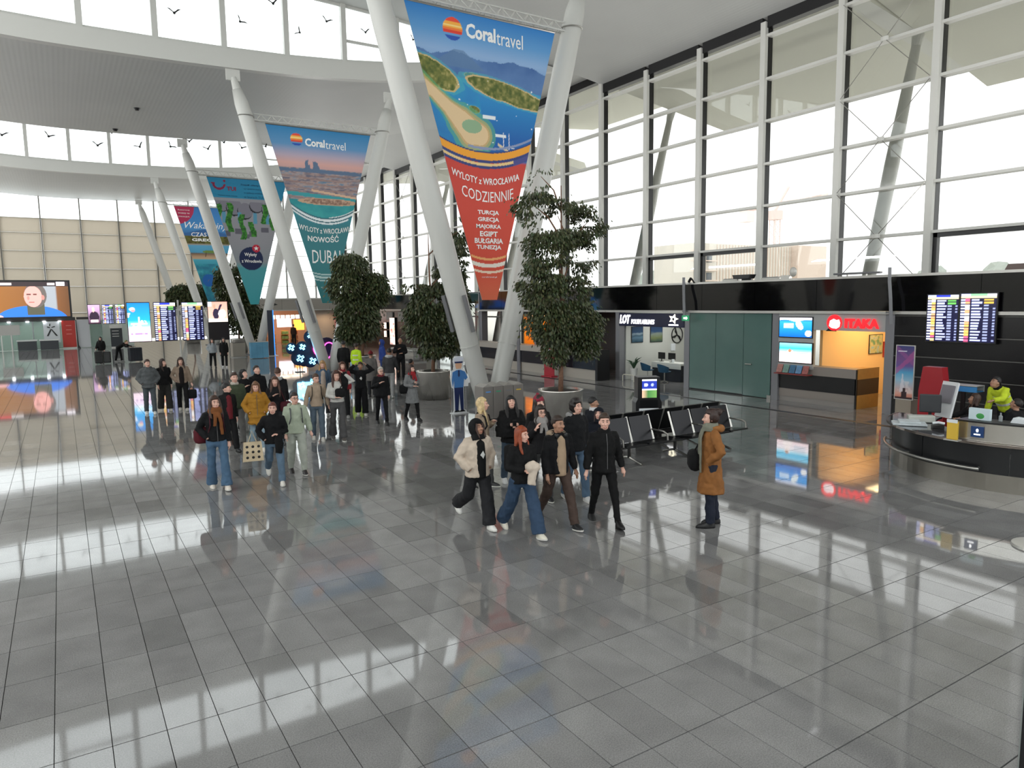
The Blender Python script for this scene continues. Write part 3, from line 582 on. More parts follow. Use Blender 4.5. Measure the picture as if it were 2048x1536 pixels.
for k, (x, y) in enumerate(((20.75, 22.35), (20.75, 21.35))):
    t = thing('shell_chair', 'teal-blue shell chair at the airline office desk, '+('left' if k == 0 else 'right')+' of two', 'chair', (x, y, 0), -.3+.2*k)
    n = 12; v = []; f = []
    for i in range(7):
        s_ = i/6
        for j in range(n): a = PI*(.5+j/(n-1)); rr = .25+.04*s_; v.append((rr*math.cos(a)*(1+.1*s_), rr*math.sin(a), .45+.32*s_*(.55+.45*abs(math.cos(a)))))
    for i in range(6):
        for j in range(n-1): f.append((i*n+j, i*n+j+1, (i+1)*n+j+1, (i+1)*n+j))
    MB().add(v, f).build('backrest', teal, t, True); MB().loft([(0, 0, .42, .22, .24), (.02, 0, .46, .25, .26)]).build('seat', teal, t)
    MB().tube([(0, 0, .06), (0, 0, .42)], .025, 8).build('stem', steel, t)
    for a in range(4): MB().tube([(0, 0, .07), (.24*math.cos(a*PI/2), .24*math.sin(a*PI/2), .02)], .015, 6).build('leg', steel, t)
leafm = mat('plant_leaf', '#2c4a30', .5, noise=.2)
t = thing('potted_plant', 'small spiky plant in a tall white pot at the airline office corner', 'plant', (19.98+.45, 22.85, 0))
MB().loft([(0, 0, 0, .12, .12), (0, 0, .5, .17, .17), (0, 0, .5, .14, .14), (0, 0, .46, .14, .14)], 16).build('pot', mat('white_pot', '#dcdcd8', .4), t)
for k in range(11):
    a = k*2.4; l = .3+.1*(k % 3); MB().tube([(0, 0, .46), (.15*math.cos(a), .15*math.sin(a), .46+l*.8), (.33*math.cos(a), .33*math.sin(a), .46+l)], [.02, .035, .004], 4, True, .2).build('leaf', leafm, t)
for k, y in enumerate((22.6, 21.7)):
    tag(MB().tube([(19.9, y+.35, 0), (19.9, y+.35, .22), (19.9, y+.28, .27), (19.9, y-.28, .27), (19.9, y-.35, .22), (19.9, y-.35, 0)], .02, 8).build('barrier_rail', mat('cream_rail', '#d6d2c4', .4)), 'low cream tube rail in front of the airline office, '+('left' if k == 0 else 'right')+' of two', 'rail')
lamp(22, 21.4, 3.1, 45, (1, 1, .96), 1.5, 2)
# --- frosted glass wall with door
fg = mat('frosted_green_glass', '#5d7873', .12, spec=.6, noise=.08, nscale=.7)
w = holder('window_5')
for y0, y1 in ((16.75, 17.98), (18.0, 19.25)): MB().box(19.99, 20.02, y0, y1, .05, 2.86).build('pane', fg, w)
d = holder('door_1'); MB().box(19.99, 20.02, 15.6, 16.73, .02, 2.86).build('leaf', fg, d); MB().tube([(19.95, 16.62, 1.12), (19.95, 16.35, 1.12)], .022, 8).build('door_handle', steel, d); MB().box(19.96, 20.03, 15.55, 15.7, .0, .12).build('floor_hinge', steel, d)
# --- travel office with red logo
hd = mat('header_grey', '#a9abab', .5)
struct(MB().box(19.97, 20.1, 11.69, 15.29, 2.36, 2.87).build('trim_12', hd)); struct(MB().box(19.97, 20.1, 14.0, 15.29, 1.1, 2.36).build('trim_13', hd))
red_l = mat('lit_red', '#f01820', .4, emit=1.4)
t = thing('shop_sign', 'red glowing travel office lettering with a red speech-bubble logo on grey header', 'sign', (19.96, 12.7, 2.58))
text('ITAKA', red_l, t, (-.01, 0, 0), *RW, (-.23, -.13, .84, .15), weight=.05, depth=.03)
MB().prism([(-.58+.25*math.cos(a), .02+.24*math.sin(a)) for a in np.linspace(0, 2*PI, 25)[:-1]], .02, (0, 0, 0), *RW).build('logo_disc', red_l, t)
MB().prism([(-.86, -.24), (-.66, -.04), (-.5, -.24)], .015, (-.001, 0, 0), *RW).build('logo_tail', blackm, t)
MB().prism([(-.75, -.08), (-.72, .08), (-.6, .14), (-.5, .1), (-.42, .12), (-.38, .02), (-.4, -.1), (-.5, -.16), (-.66, -.14)], .008, (-.021, 0, 0), *RW).build('logo_sail', mat('lit_pale', '#fbe8e8', .4, emit=1.2), t)
scr = mat('screen_print', '#ffffff', .25, attr=True, emit=1.15)
def frame_screen(name, label, O, r, u, w, h, fn, nx=48, ny=36, cat='screen', group=None, bez=.03, depth=.06, m=None):
    t = thing(name, label, cat, O, 0, group); nn = Vector(r).cross(Vector(u))
    MB().prism([(-bez, -bez), (w+bez, -bez), (w+bez, h+bez), (-bez, h+bez)], -depth, (0, 0, 0), r, u).build('bezel', blackm, t)
    paint('display', fn, m or scr, t, tuple(nn*.004), r, u, w, h, nx, ny); return t
def ad_sea(a, b):
    C = grad(b, [(0, '#0f5fc0'), (.5, '#1f8fe0'), (.8, '#2f9fe8'), (.86, '#1f6fc0'), (.9, '#bfe0f4'), (1, '#e8c8c8')]); put(C, b > .84+.06*np.sin(a*9), '#d8dcec', .7)
    put(C, np.hypot((a-.62-.25*(.62-b))/.1, (b-.62)/.24) < 1, '#e6f0f4'); put(C, (np.hypot((a-.9)/.1, (b-.2)/.16) < 1), '#f4f4f4'); put(C, (a > .14) & (a < .45) & (np.abs((b*12) % 1-.5) < .2) & (b > .45) & (b < .72), '#e8f4fa'); return C
def ad_beach(a, b):
    C = grad(b, [(0, '#f4d8dc'), (.45, '#e8e4ea'), (.6, '#8fd8ec'), (.72, '#2fb0dc'), (1, '#8fd4f0')]); put(C, (np.abs(a-.34) < .09+.05*(b < .25)) & (b < .62), '#f4e8e6'); put(C, np.hypot((a-.33)/.05, (b-.6)/.1) < 1, '#b08060')
    put(C, (a > .55) & (a < .9) & (np.abs((b*11) % 1-.5) < .16) & (b < .6) & (b > .2), '#8fb8d0'); return C
frame_screen('advert_screen', 'bright advert screen with blue sea and a ship, upper of two beside the travel office', (19.94, 15.24, 2.12), *RW, 1.2, .62, ad_sea)
frame_screen('advert_screen', 'bright advert screen with a figure on a pink beach, lower of two', (19.94, 15.22, 1.3), *RW, 1.2, .62, ad_beach)
t = thing('service_counter', 'black-fronted travel office counter with grey top band and warm wooden end', 'counter', (20.05, 14, 0))
for nm, x0, z0, z1, mm_ in (('plinth', .04, 0, .16, mat('plinth_grey', '#8f8a86', .4)), ('lower_band', .02, .16, .42, mat('band_taupe', '#8d857f', .4)), ('front_panel', .0, .42, .92, blackm), ('upper_band', -.02, .92, 1.2, mat('band_taupe', '#8d857f', .4))):
    MB().box(x0, .5, -1.43, 1.3, z0, z1).build(nm, mm_, t)
MB().box(.0, .04, -1.45, -1.4, 0, 1.2).build('corner_post', blackm, t)
wood = mat('warm_wood', '#b07f3c', .35, noise=.06)
for nm, z0, z1, mm_ in (('end_panel', 0, .42, wood), ('end_band', .42, .9, mat('brown_band', '#3c2414', .4)), ('end_top', .9, 1.22, wood)): MB().box(.05, 1.15, -1.46, -1.43, z0, z1).build(nm, mm_, t)
MB().box(.45, 1.15, -1.43, -.9, 0, 1.18).build('return_cabinet', wood, t)
t = thing('brochure_shelf', 'red-edged brochure ledge under the two advert screens', 'shelf', (19.9, 14.6, .95)); MB().box(-.22, .06, -.62, .62, -.03, .0).build('ledge', mat('ledge_red', '#8a3a38', .5), t); MB().prism([(0, 0), (.02, 0), (.02, .2), (0, .2)], .0, (0, 0, 0)).build('back', hd, t)
for k in range(5):
    c = ('#a8746c', '#6f8f86', '#39688c', '#5f88b0', '#a05c58')[k]
    o = tag(MB().box(0, .02, -.1, .1, 0, .27).build('brochure', mat('brochure_%d' % k, c, .5, noise=.25, nscale=14)), 'upright holiday brochure on the red ledge, %s from the left' % ('first', 'second', 'third', 'fourth', 'fifth')[k], 'brochure', 'brochures on the red ledge'); o.location = (19.77, 15.1-.24*k, .968); o.rotation_euler = (0, .35, 0)
poster('wall_poster', 'green and blue map poster on the cream back wall of the travel office', (23.15, 14.09, 1.45), *fx_, .75, .62, lambda a, b: grad(fbm(a*6, b*6, 3, 9), [(.2, '#5f8f6c'), (.5, '#c8b880'), (.7, '#7fb0c0'), (.9, '#b08c6c')]))
poster('wall_poster', 'small red framed poster on the back wall of the travel office', (24.0, 14.09, 1.3), *fx_, .4, .5, lambda a, b: grad(np.hypot(a-.5, b-.5), [(0, '#f0c890'), (.3, '#d86a50'), (.5, '#a82820')]), frame=mat('frame_red', '#a01c18', .4))
MB().box(21.5, 23.6, 12.4, 13.4, 3.08, 3.12).build('ceiling_light', warm_e, struct(MB().box(20.8, 24.8, 11.8, 14.05, 3.12, 3.14).build('trim_14', unit)))
lamp(22.4, 12.9, 3.05, 38, (1, .72, .38), 2.5, 1.5)
t = thing('armchair', 'rust-red chair inside the travel office doorway', 'chair', (22.2, 12.3, 0)); MB().rbox(-.25, .25, -.25, .25, .3, .46, .05).build('seat', mat('rust_fabric', '#a8482c', .8), t); MB().rbox(.18, .26, -.25, .25, .4, .92, .04).build('backrest', mat('rust_fabric', '#a8482c', .8), t)
for sx in (-1, 1):
    for sy in (-1, 1): MB().tube([(.2*sx, .2*sy, 0), (.2*sx, .2*sy, .32)], .02, 6).build('leg', steel, t)
# --- ticket counters
t = thing('ticket_counter', 'long ticket counter with black band and pale base, left of the airline office', 'counter', (19.0, 29, 0))
wb_ = mat('counter_pale', '#b9b2a8', .4)
for nm, x0, z0, z1, mm_ in (('plinth', .06, 0, .44, wb_), ('front_panel', 0, .44, 1.0, mat('counter_black', '#0d1018', .25)), ('upper_band', -.02, 1.0, 1.27, wb_)):
    for y0, y1 in ((-5.4, .5), (.75, 5.6)): MB().box(x0, .7, y0, y1, z0, z1).build(nm, mm_, t)
MB().box(-.05, .02, .5, .75, 0, 2.87).build('divider_post', pier_m, t)
MB().box(-.06, .6, -5.55, -5.4, 0, 1.3).build('end_panel', blackm, t)
t = thing('lit_niche', 'amber lit kiosk niche behind the ticket counter', 'niche', (20.6, 30.6, 1.2)); am = mat('amber_wall', '#e89a30', .6)
MB().box(.0, 1.2, .95, 1.05, -1.2, 1.45).build('side_wall', am, t); MB().box(1.1, 1.2, -1.1, 1, 0, 1.45).build('back_wall', am, t); MB().box(.0, 1.2, -1.2, -1.1, 0, 1.45).build('end_wall', am, t); MB().box(.0, 1.2, -1.2, 1.05, 1.45, 1.5).build('ceiling_panel', am, t); MB().box(.3, .8, -.8, .8, 1.42, 1.448).build('lamp', warm_e, t)
lamp(21.1, 30.6, 2.55, 12, (1, .65, .25), .5, 1.2)
t = thing('poster_stand', 'red and white poster stand in front of the ticket counter behind the tree trunk', 'stand', (18.4, 26.2, 0), .2)
MB().box(-.02, .02, -.3, .3, .05, 1.75).build('panel', mat('stand_red', '#b02a38', .5), t); MB().box(-.2, .2, -.32, .32, 0, .05).build('foot', mat('stand_red', '#b02a38', .5), t)
for z in (.95, 1.3): MB().box(-.03, -.02, -.2, .16, z, z+.28).build('notice', mat('paper', '#dfe4e8', .7), t); MB().box(-.034, -.03, -.1, .05, z+.08, z+.2).build('mark', blackm, t)
# --- leaning sign arms and small things on the shop roof
for k, (y, lb) in enumerate(((11.5, 'right of the red travel lettering'), (19.35, 'above the green exit sign'))):
    t = thing('sign_arm', 'leaning grey metal arm on the black fascia, '+lb, 'bracket', (19.75, y, 2.6)); MB().tube([(-.1, -.16, .0), (-.08, -.1, .7), (.0, .0, 1.2), (.02, .02, 1.58)], .085, 4, True, .6).build('arm', lamp_grey, t); MB().box(-.02, .25, -.06, .06, .3, .36).build('bracket', lamp_grey, t)
t = thing('exit_sign', 'small green exit sign hanging from the grey arm', 'sign', (19.6, 19.1, 2.68)); MB().box(-.02, .02, -.17, .17, -.1, .1).build('plate', mat('exit_green', '#1f8a58', .4, emit=.5), t); MB().prism([(-.08, -.03), (.05, -.03), (.05, -.06), (.12, 0), (.05, .06), (.05, .03), (-.08, .03)], .004, (-.021, 0, 0), *RW).build('arrow', lit_w, t)
for k, (y, lb) in enumerate(((17.6, 'left'), (15.9, 'right'))):
    t = thing('roof_panel', 'flat grey technical box lying on the shop roof, %s of two over the frosted wall' % lb, 'box', (20.35, y, 3.99)); MB().rbox(-.12, .3, -.35, .35, 0, .07, .02).build('housing', lip, t); MB().box(-.1, .2, -.3, .3, .07, .09).build('lid', lamp_grey, t)
t = thing('projector', 'black wedge-shaped projector on the shop roof', 'projector', (20.3, 16.9, 3.99)); MB().prism([(-.35, .06), (.3, .06), (.38, .2), (-.4, .2)], .3, (.0, 0, 0), *RW).build('housing', blackm, t); MB().box(-.05, .05, -.2, .2, 0, .07).build('stand', blackm, t)
t = thing('dish', 'small grey dish on the shop roof by a mullion', 'dish', (20.3, 15.15, 3.99)); MB().ball((0, -.1, .22), (.04, .14, .16), 14, 8).build('reflector', lip, t); MB().box(-.08, .08, .0, .3, 0, .12).build('housing', lip, t)
t = thing('flood_lamp', 'dark flat floodlight bar on the shop roof beside the grey arm', 'lamp', (20.4, 12.9, 3.99)); MB().rbox(-.06, .1, -.75, .75, .06, .12, .02).build('bar', lamp_grey, t)
for y in (-.3, .3): MB().box(-.02, .02, y-.02, y+.02, 0, .07).build('foot', lip, t)
t = thing('vent_hood', 'brown flat vent hood on the shop roof at the right edge', 'vent', (20.6, 8.2, 3.99)); MB().prism([(-.7, 0), (.7, 0), (.7, .16), (-.62, .16)], .5, (.3, 0, 0), *RW).build('hood', mat('hood_brown', '#6a5a56', .5), t)
t = thing('security_camera', 'black security camera on a bracket at the leaning arm', 'camera', (19.9, 19.2, 4.02)); MB().tube([(0, .05, 0), (-.05, -.1, .12)], .05, 8).build('body', blackm, t); MB().tube([(0, -.1, .1), (0, -.22, -.05)], .03, 6).build('bracket', blackm, t)
# --- black wall behind the information desk
bw = holder('wall_right_9')
MB().box(20.06, 20.4, 4.5, 11.43, 0, 2.87).build('core', blackm, bw)
for k in range(5):
    for y0, y1 in ((4.5, 8.0), (8.0, 11.43)): MB().box(20.0, 20.06, y0+.004, y1-.004, .02+.565*k, .555+.565*k).build('panel', mat('black_panel', '#0d0c0f', .25), bw)
    MB().box(20.02, 20.05, 4.5, 11.43, .557+.565*k, .583+.565*k).build('joint_strip', mat('joint_grey', '#6c6a66', .4), bw)
def fids_fn(hue, rows, seed):
    rs = np.random.RandomState(seed); L1 = rs.uniform(.16, .28, rows); fl = rs.choice(['#f0c060', '#ffffff', '#f0a070', '#f0d890', '#d85a80'], rows); st = rs.uniform(0, 1, rows)
    def fn(a, b):
        C = np.tile(L3('#0a0a2c'), (len(a), 1)); v = 1-b; put(C, v < .05, hue); put(C, (v < .05) & (a > .74), '#e8e8f4'); put(C, (v < .045) & (a < .28), '#b8c0f0'); put(C, (v > .05) & (v < .085), '#f0d8a0')
        k = np.clip(((v-.095)/.9*rows).astype(int), 0, rows-1); w_ = ((v-.095)/.9*rows) % 1; on = (v > .095) & (w_ > .18) & (w_ < .72)
        put(C, on & (a < .12), '#c8ccf4'); put(C, on & (a > .3) & (a < .34+L1[k]), '#b4bcf4')
        for c in ('#f0c060', '#ffffff', '#f0a070', '#f0d890', '#d85a80'): put(C, (v > .095) & (w_ > .08) & (w_ < .85) & (a > .13) & (a < .26) & (fl[k] == c), c)
        put(C, on & (a > .66) & (a < .8) & (k > 1), '#9098c0'); put(C, on & (a > .66) & (a < .92) & (k <= 1), '#c8a040' if seed % 2 else '#60b050'); put(C, on & (a > .9) & (a < .98) & (st[k] > .2) & (k > 1), '#8890b8'); return C
    return fn
frame_screen('flight_board', 'dark flight information screen with blue header, left of two on the black desk wall', (19.84, 10.46, 2.17), *RW, .78, 1.22, fids_fn('#2a38b0', 15, 4), 60, 96)
frame_screen('flight_board', 'dark flight information screen with green header, right of two on the black desk wall', (19.84, 9.62, 2.17), *RW, .84, 1.24, fids_fn('#7fc08c', 15, 5), 60, 96)
# --- second block, far end shops
struct(MB().box(20.1, 20.4, 42.5, 58, .003, 2.87).build('wall_right_10', mat('black_panel', '#0d0c0f', .25)))
for y, z, w_, h_, lb in ((49.0, 2.2, 1.1, .55, 'left'), (46.9, 2.1, 1.6, .65, 'right')): tag(MB().box(20.02, 20.09, y-w_, y, z, z+h_).build('wall_plaque', mat('plaque_grey', '#7d7b78', .5)), 'grey blank sign plaque on the far black shop wall, %s of two' % lb, 'plaque')
def ad_mix(s): return lambda a, b: grad(fbm(a*4, b*9, 3, s), [(.2, '#b86a60'), (.4, '#f0e8e0'), (.6, '#e0b090'), (.8, '#7080a0')])
frame_screen('advert_screen', 'tall lit food poster on the far black shop wall', (20.0, 48.4, .45), *RW, .9, 1.9, ad_mix(3), 16, 30)
frame_screen('advert_screen', 'small lit square poster on the far black shop wall, upper of two', (20.0, 49.5, 1.55), *RW, .5, .45, ad_mix(5), 8, 8)
frame_screen('advert_screen', 'small lit square poster on the far black shop wall, lower of two', (20.0, 49.5, .95), *RW, .5, .45, ad_mix(8), 8, 8)
tag(MB().rbox(18.6, 19.6, 41.5, 45, .32, .44, .03).box(18.9, 19.3, 42, 44.5, 0, .33).build('bench_ledge', lip), 'pale grey bench ledge before the far black shop wall', 'bench')
w = holder('window_6'); 
for k in range(4): MB().box(20.0, 20.03, 35.3+1.8*k, 37.05+1.8*k, .05, 3.9).build('pane', clear, w); MB().box(19.96, 20.08, 35.2+1.8*k, 35.3+1.8*k, 0, 3.95).build('mullion', pier_m, w)
# cafe/shop at the far right end (faces the camera)
beige = mat('beige_wall', '#b8a89a', .6)
c = holder('wall_far'); MB().box(17.9, 21.8, 62.0, 62.2, 0, 2.95).build('panel', beige, c); MB().box(14.0, 22, 66.5, 66.7, 0, 3.1).build('back', mat('shop_back', '#c89878', .6), c); MB().box(13.9, 14.05, 62, 66.5, 0, 3.1).build('side', beige, c)
f_ = holder('trim_15'); MB().box(13.8, 22, 61.7, 66.6, 3.0, 3.05).build('shop_ceiling', unit, f_)
for k in range(4): MB().box(13.8+2.05*k, 15.83+2.05*k, 61.6, 61.7, 2.95, 3.85).build('panel', mat('cafe_fascia', '#9a948c', .5), f_)
MB().box(13.8, 22, 61.55, 61.75, 3.85, 3.95).build('cap_rail', lip, f_); MB().box(13.8, 22, 61.5, 61.75, 2.88, 2.96).build('lip_rail', lip, f_)
for k, x in enumerate((14.9, 17.6)):
    t = tag(MB().prism([(-.6, 0), (-.35, .12), (-.12, .14), (0, .05), (.12, .14), (.35, .12), (.6, 0), (.3, -.06), (0, -.02), (-.3, -.06)], .02, (x, 61.59, 3.4)).build('wall_emblem', blackm), 'black curved emblem on the far shop fascia, %s of two' % ('left', 'right')[k], 'emblem')
for k in range(9):
    tag(MB().box(14.3+.42*k, 14.6+.42*k, 62.6, 62.7, 2.2, 2.5).build('hanging_light', mat('lit_white_panel', '#fff2e4', emit=5)), 'small white hanging light panel in the far warm shop, %s from the left' % ORD[k], 'lamp', 'light panels in the far shop')
tag(MB().box(15.6, 16.8, 62.5, 62.56, 1.5, 2.2).build('lit_poster', mat('lit_pink_panel', '#f4e4f0', emit=3)), 'glowing pale poster in the far warm shop', 'poster'); tag(MB().box(17.0, 17.9, 62.5, 62.56, 1.2, 2.1).build('lit_poster', mat('lit_orange_panel', '#ff9038', emit=2.2)), 'glowing orange poster in the far warm shop', 'poster'); tag(MB().box(14.1, 14.7, 62.5, 62.56, 1.2, 1.9).build('lit_poster', mat('lit_orange_panel', '#ff9038', emit=2.2)), 'glowing orange panel at the left edge of the far warm shop', 'poster')
for k, (x, cc) in enumerate(((14.6, '#a86a30'), (15.3, '#d88a30'), (17.2, '#8a5a40'), (16.4, '#6f8a48'))):
    t = thing('goods_shelf', ('tan', 'orange', 'brown', 'green')[k]+' goods shelf in the far warm shop', 'shelf', (x, 63.2, 0))
    for z in (.0, .4, .8): MB().box(-.28, .28, -.2, .2, z, z+.05).build('shelf', wood, t); MB().box(-.25, .25, -.17, .15, z+.055, z+.3).build('goods', mat('goods_%d' % k, cc, .6, noise=.5, nscale=6), t)
    MB().box(-.3, .3, .2, .23, 0, 1.2).build('back', wood, t)
for x in (14.8, 16.3, 17.4): lamp(x, 63.8, 2.9, 16, (1, .8, .6), 1, 1)
t = thing('red_totem', 'red and white vertical sign at the far grey shop wall', 'sign', (20.75, 61.85, 0)); MB().box(-.35, .35, -.05, .05, 0, 2.2).build('panel', mat('totem_pink', '#c88a8c', .5), t); MB().box(-.4, .4, -.06, .06, 2.2, 2.6).build('cap', mat('totem_red', '#d83c2c', .5), t); MB().box(-.3, .3, -.06, -.05, .2, .5).build('foot_band', mat('totem_red', '#d83c2c', .5), t)
lamp(19.6, 61, 2.6, 14, (1, .7, .4), .6, .3)
# --- left far row below the giant screen
fr = holder('trim_16'); MB().box(-14, 1.02, 70.95, 74, 2.35, 2.62).build('fascia', mat('fascia_charcoal', '#2c2a2a', .5), fr); MB().box(1.1, 2.1, 70.95, 71.4, 2.42, 2.62).build('fascia_end', mat('fascia_charcoal', '#2c2a2a', .5), fr)
MB().box(-14, 5.5, 73.5, 74, 0, 2.35).build('back', mat('office_back', '#ccd6d0', .7), struct(MB().box(-14, -13.9, 71, 74, 0, 2.35).build('wall_left_2', unit)))
lamp(-3, 72.2, 2.3, 60, (.95, 1, .97), 8, .6)
w = holder('window_9')
for k in range(9): MB().box(-12.4+1.48*k, -12.34+1.48*k, 70.98, 71.04, 0, 2.35).build('mullion', pier_m, w); MB().box(-12.33+1.48*k, -10.94+1.48*k, 71, 71.02, .05, 2.33).build('pane', glass('office_glass', '#dfeae4', 1, .05, .25), w)
for x in (-3.6, -2.35, -1.2, -.1): MB().loft([(x, 70.85, 2.27, .1, .1), (x, 70.85, 2.35, .12, .12)]).build('downlight', cool_e, w)
t = thing('wall_poster', 'pale poster with a black star-shaped figure, left of the red panel', 'poster', (-1.3, 70.93, .55)); MB().box(0, 1.15, 0, .03, 0, 1.75).build('sheet', mat('poster_pale', '#ccd0d4', .5), t)
for pl in (((.2, .55), (.33, .55), (.55, 1.0), (.5, 1.15)), ((.5, 1.15), (.6, 1.12), (1.0, .55), (.85, .55)), ((.3, 1.25), (.5, 1.2), (.45, 1.3), (.25, 1.35)), ((.55, 1.22), (.85, 1.3), (.8, 1.38), (.6, 1.3)), ((.42, 1.4), (.5, 1.36), (.52, 1.55), (.46, 1.6))): MB().prism(pl, .01, (0, -.01, 0)).build('figure', blackm, t)
t = thing('advert_wall', 'tall red advert panel with white lines at the left far row', 'advert', (0, 70.9, 0)); MB().box(0, .98, 0, .06, .12, 2.35).build('sheet', mat('ad_red', '#b8342a', .5), t); MB().box(-.02, 1.0, -.05, .1, 0, .1).build('foot', lip, t)
for z in (1.9, 1.55, 1.2): MB().box(.3, .7, -.01, 0, z, z+.05).build('line', mat('ad_pink', '#d88a80', .5), t)
tag(MB().prism([(1.0, 0), (1.25, 0), (1.12, .25), (1.06, 2.4), (1.01, 2.4)], -.05, (.02, 70.8, 0)).build('flag_stand', blackm), 'black narrow flag stand right of the red panel', 'stand')
for k, x in enumerate((-3.1, -1.58)): t = thing('check_counter', 'dark slate low counter with white top at the left far row, %s of two' % ('left', 'right')[k], 'counter', (x, 69.9, 0)); MB().box(0, 1.28, 0, .5, .02, .75).build('body', mat('counter_slate', '#2c3036', .4), t); MB().box(-.06, 1.34, -.03, .55, .76, .86).build('top', mat('counter_white', '#d4d6d4', .4), t)
t = thing('notice_board', 'pale grey standing notice board at the left edge', 'board', (-4.2, 69.6, 0)); MB().box(0, 1.35, 0, .06, 1.3, 2.1).build('panel', mat('board_grey', '#b4b2ae', .6), t); MB().box(.7, .78, 0, .06, 0, 1.3).build('leg', lip, t); MB().box(.05, .13, 0, .06, 0, 1.3).build('leg', lip, t)
wd = holder('door_2'); MB().box(1.1, 2.0, 71, 71.08, .05, 2.4).build('leaf', mat('door_white', '#c6c8cc', .5), wd); MB().box(2.05, 2.95, 71.2, 71.25, .05, 2.3).build('pane', glass('office_glass', '#dfeae4', 1, .05, .25), wd)
def ad_news(a, b):
    C = grad(a, [(0, '#8a5a28'), (.6, '#7a4e28'), (.62, '#8f949a'), (.84, '#8f949a'), (.86, '#6e4626'), (1, '#5a3a20')])
    put(C, (np.hypot((a-.55)/.42, (b+.1)/.42) < 1), '#2a68c8'); put(C, (np.abs(a-.6) < .1) & (b < .42) & (b > .05), '#4a4a3c')
    put(C, np.hypot((a-.605)/.13, (b-.62)/.36) < 1, '#5c5450'); put(C, np.hypot((a-.575)/.105, (b-.58)/.3) < 1, '#d89890'); put(C, np.hypot((a-.69)/.02, (b-.55)/.07) < 1, '#b87870')
    put(C, (np.abs(b-.64) < .02) & (np.abs(a-.56) < .06) & (np.abs(a-.565) > .012), '#5c3a34'); put(C, (np.abs(b-.42) < .012) & (np.abs(a-.555) < .03), '#a05850'); put(C, np.hypot((a-.52)/.014, (b-.54)/.06) < 1, '#c07c74')
    put(C, (np.hypot((a-.12)/.1, (b)/.08) < 1), '#e0a8a8'); put(C, b > .87, '#2a1f22'); put(C, (b > .9) & (b < .97) & (a > .06) & (a < .2), '#e02020'); put(C, (b > .9) & (b < .97) & ((a < .05) | ((a > .2) & (a < .34)) | ((a > .75) & (a < .84))), '#d8d0d0'); put(C, (b > .885) & (a > .86) & (a < .96), '#f0e8f0'); return C
frame_screen('giant_screen', 'giant video wall showing a news picture of a man in blue', (-5.2, 70.9, 2.72), *FW, 5.9, 2.85, ad_news, 236, 120, bez=.14, depth=.4)
lamp_on = None
# ================================================================ things on the floor
# --- trees in steel planters
TREES = {1:(15.7,[(10.55,5.93,0.63,0.36),(11.29,5.62,0.93,0.52),(12.22,5.49,0.61,0.55),(11.09,4.73,0.8,0.65),(11.88,4.68,0.61,0.62),(10.83,3.81,0.67,0.65),(11.54,3.68,0.83,0.7),(11.23,2.88,0.85,0.63),(12.07,2.72,0.65,0.63),(11.22,2.08,0.37,0.39),(12.24,2.16,0.42,0.35),(10.87,6.62,0.42,0.26)]),2:(22.9,[(12.26,5.95,0.36,0.54),(12.07,4.8,0.44,0.9),(10.45,4.04,0.46,0.37),(11.16,3.48,0.72,0.61),(11.89,3.48,0.66,0.82),(10.94,2.61,0.84,0.65),(11.72,2.27,0.6,0.68),(10.61,3.11,0.53,0.5),(11.15,1.76,0.56,0.27),(11.75,4.18,0.56,0.68)]),3:(31.8,[(11.32,5.15,0.81,0.62),(11.04,4.2,0.77,0.77),(12.4,3.97,0.77,0.76),(11.59,3.06,1.01,0.77),(11.68,2.37,0.91,0.64),(11.19,2.15,0.6,0.51),(12.37,4.48,0.62,0.46)]),4:(54.8,[(10.22,4.87,0.85,1.44),(11.27,5.23,0.85,1.26),(10.73,3.07,1.22,1.51),(11.74,2.32,0.87,1.3),(11.29,3.78,1.05,1.11),(12.27,2.31,0.63,1.04)]),5:(71.2,[(9.63,4.59,1.17,0.9),(10.75,4.41,1.17,1.1),(8.66,4.33,0.49,0.81),(11.82,4.4,0.77,0.92)])}
TLAB = {1: 'weeping indoor tree in a steel planter right of the nearest V column, tall open crown', 2: 'dark indoor tree in a steel planter behind the nearest V column arms', 3: 'indoor tree with two rounded lobes in a steel planter behind the crowd', 4: 'tall dark indoor tree in a steel planter beside the blue and grey banner', 5: 'low wide dark indoor tree behind the hanging screens'}
leaf_m = mat('ficus_leaf', '#ffffff', .45, attr=True); bark = mat('ficus_bark', '#7a5a48', .85, noise=.2, nscale=20, bump=.4, bscale=30); soil = mat('planter_soil', '#2c2622', .95, noise=.2)
brushed = mat('planter_steel', '#d6d2cc', .2, .9, noise=.05, nscale=2)
t_ = brushed.node_tree; b_ = t_.nodes['Principled BSDF']; b_.inputs['Anisotropic'].default_value = .7
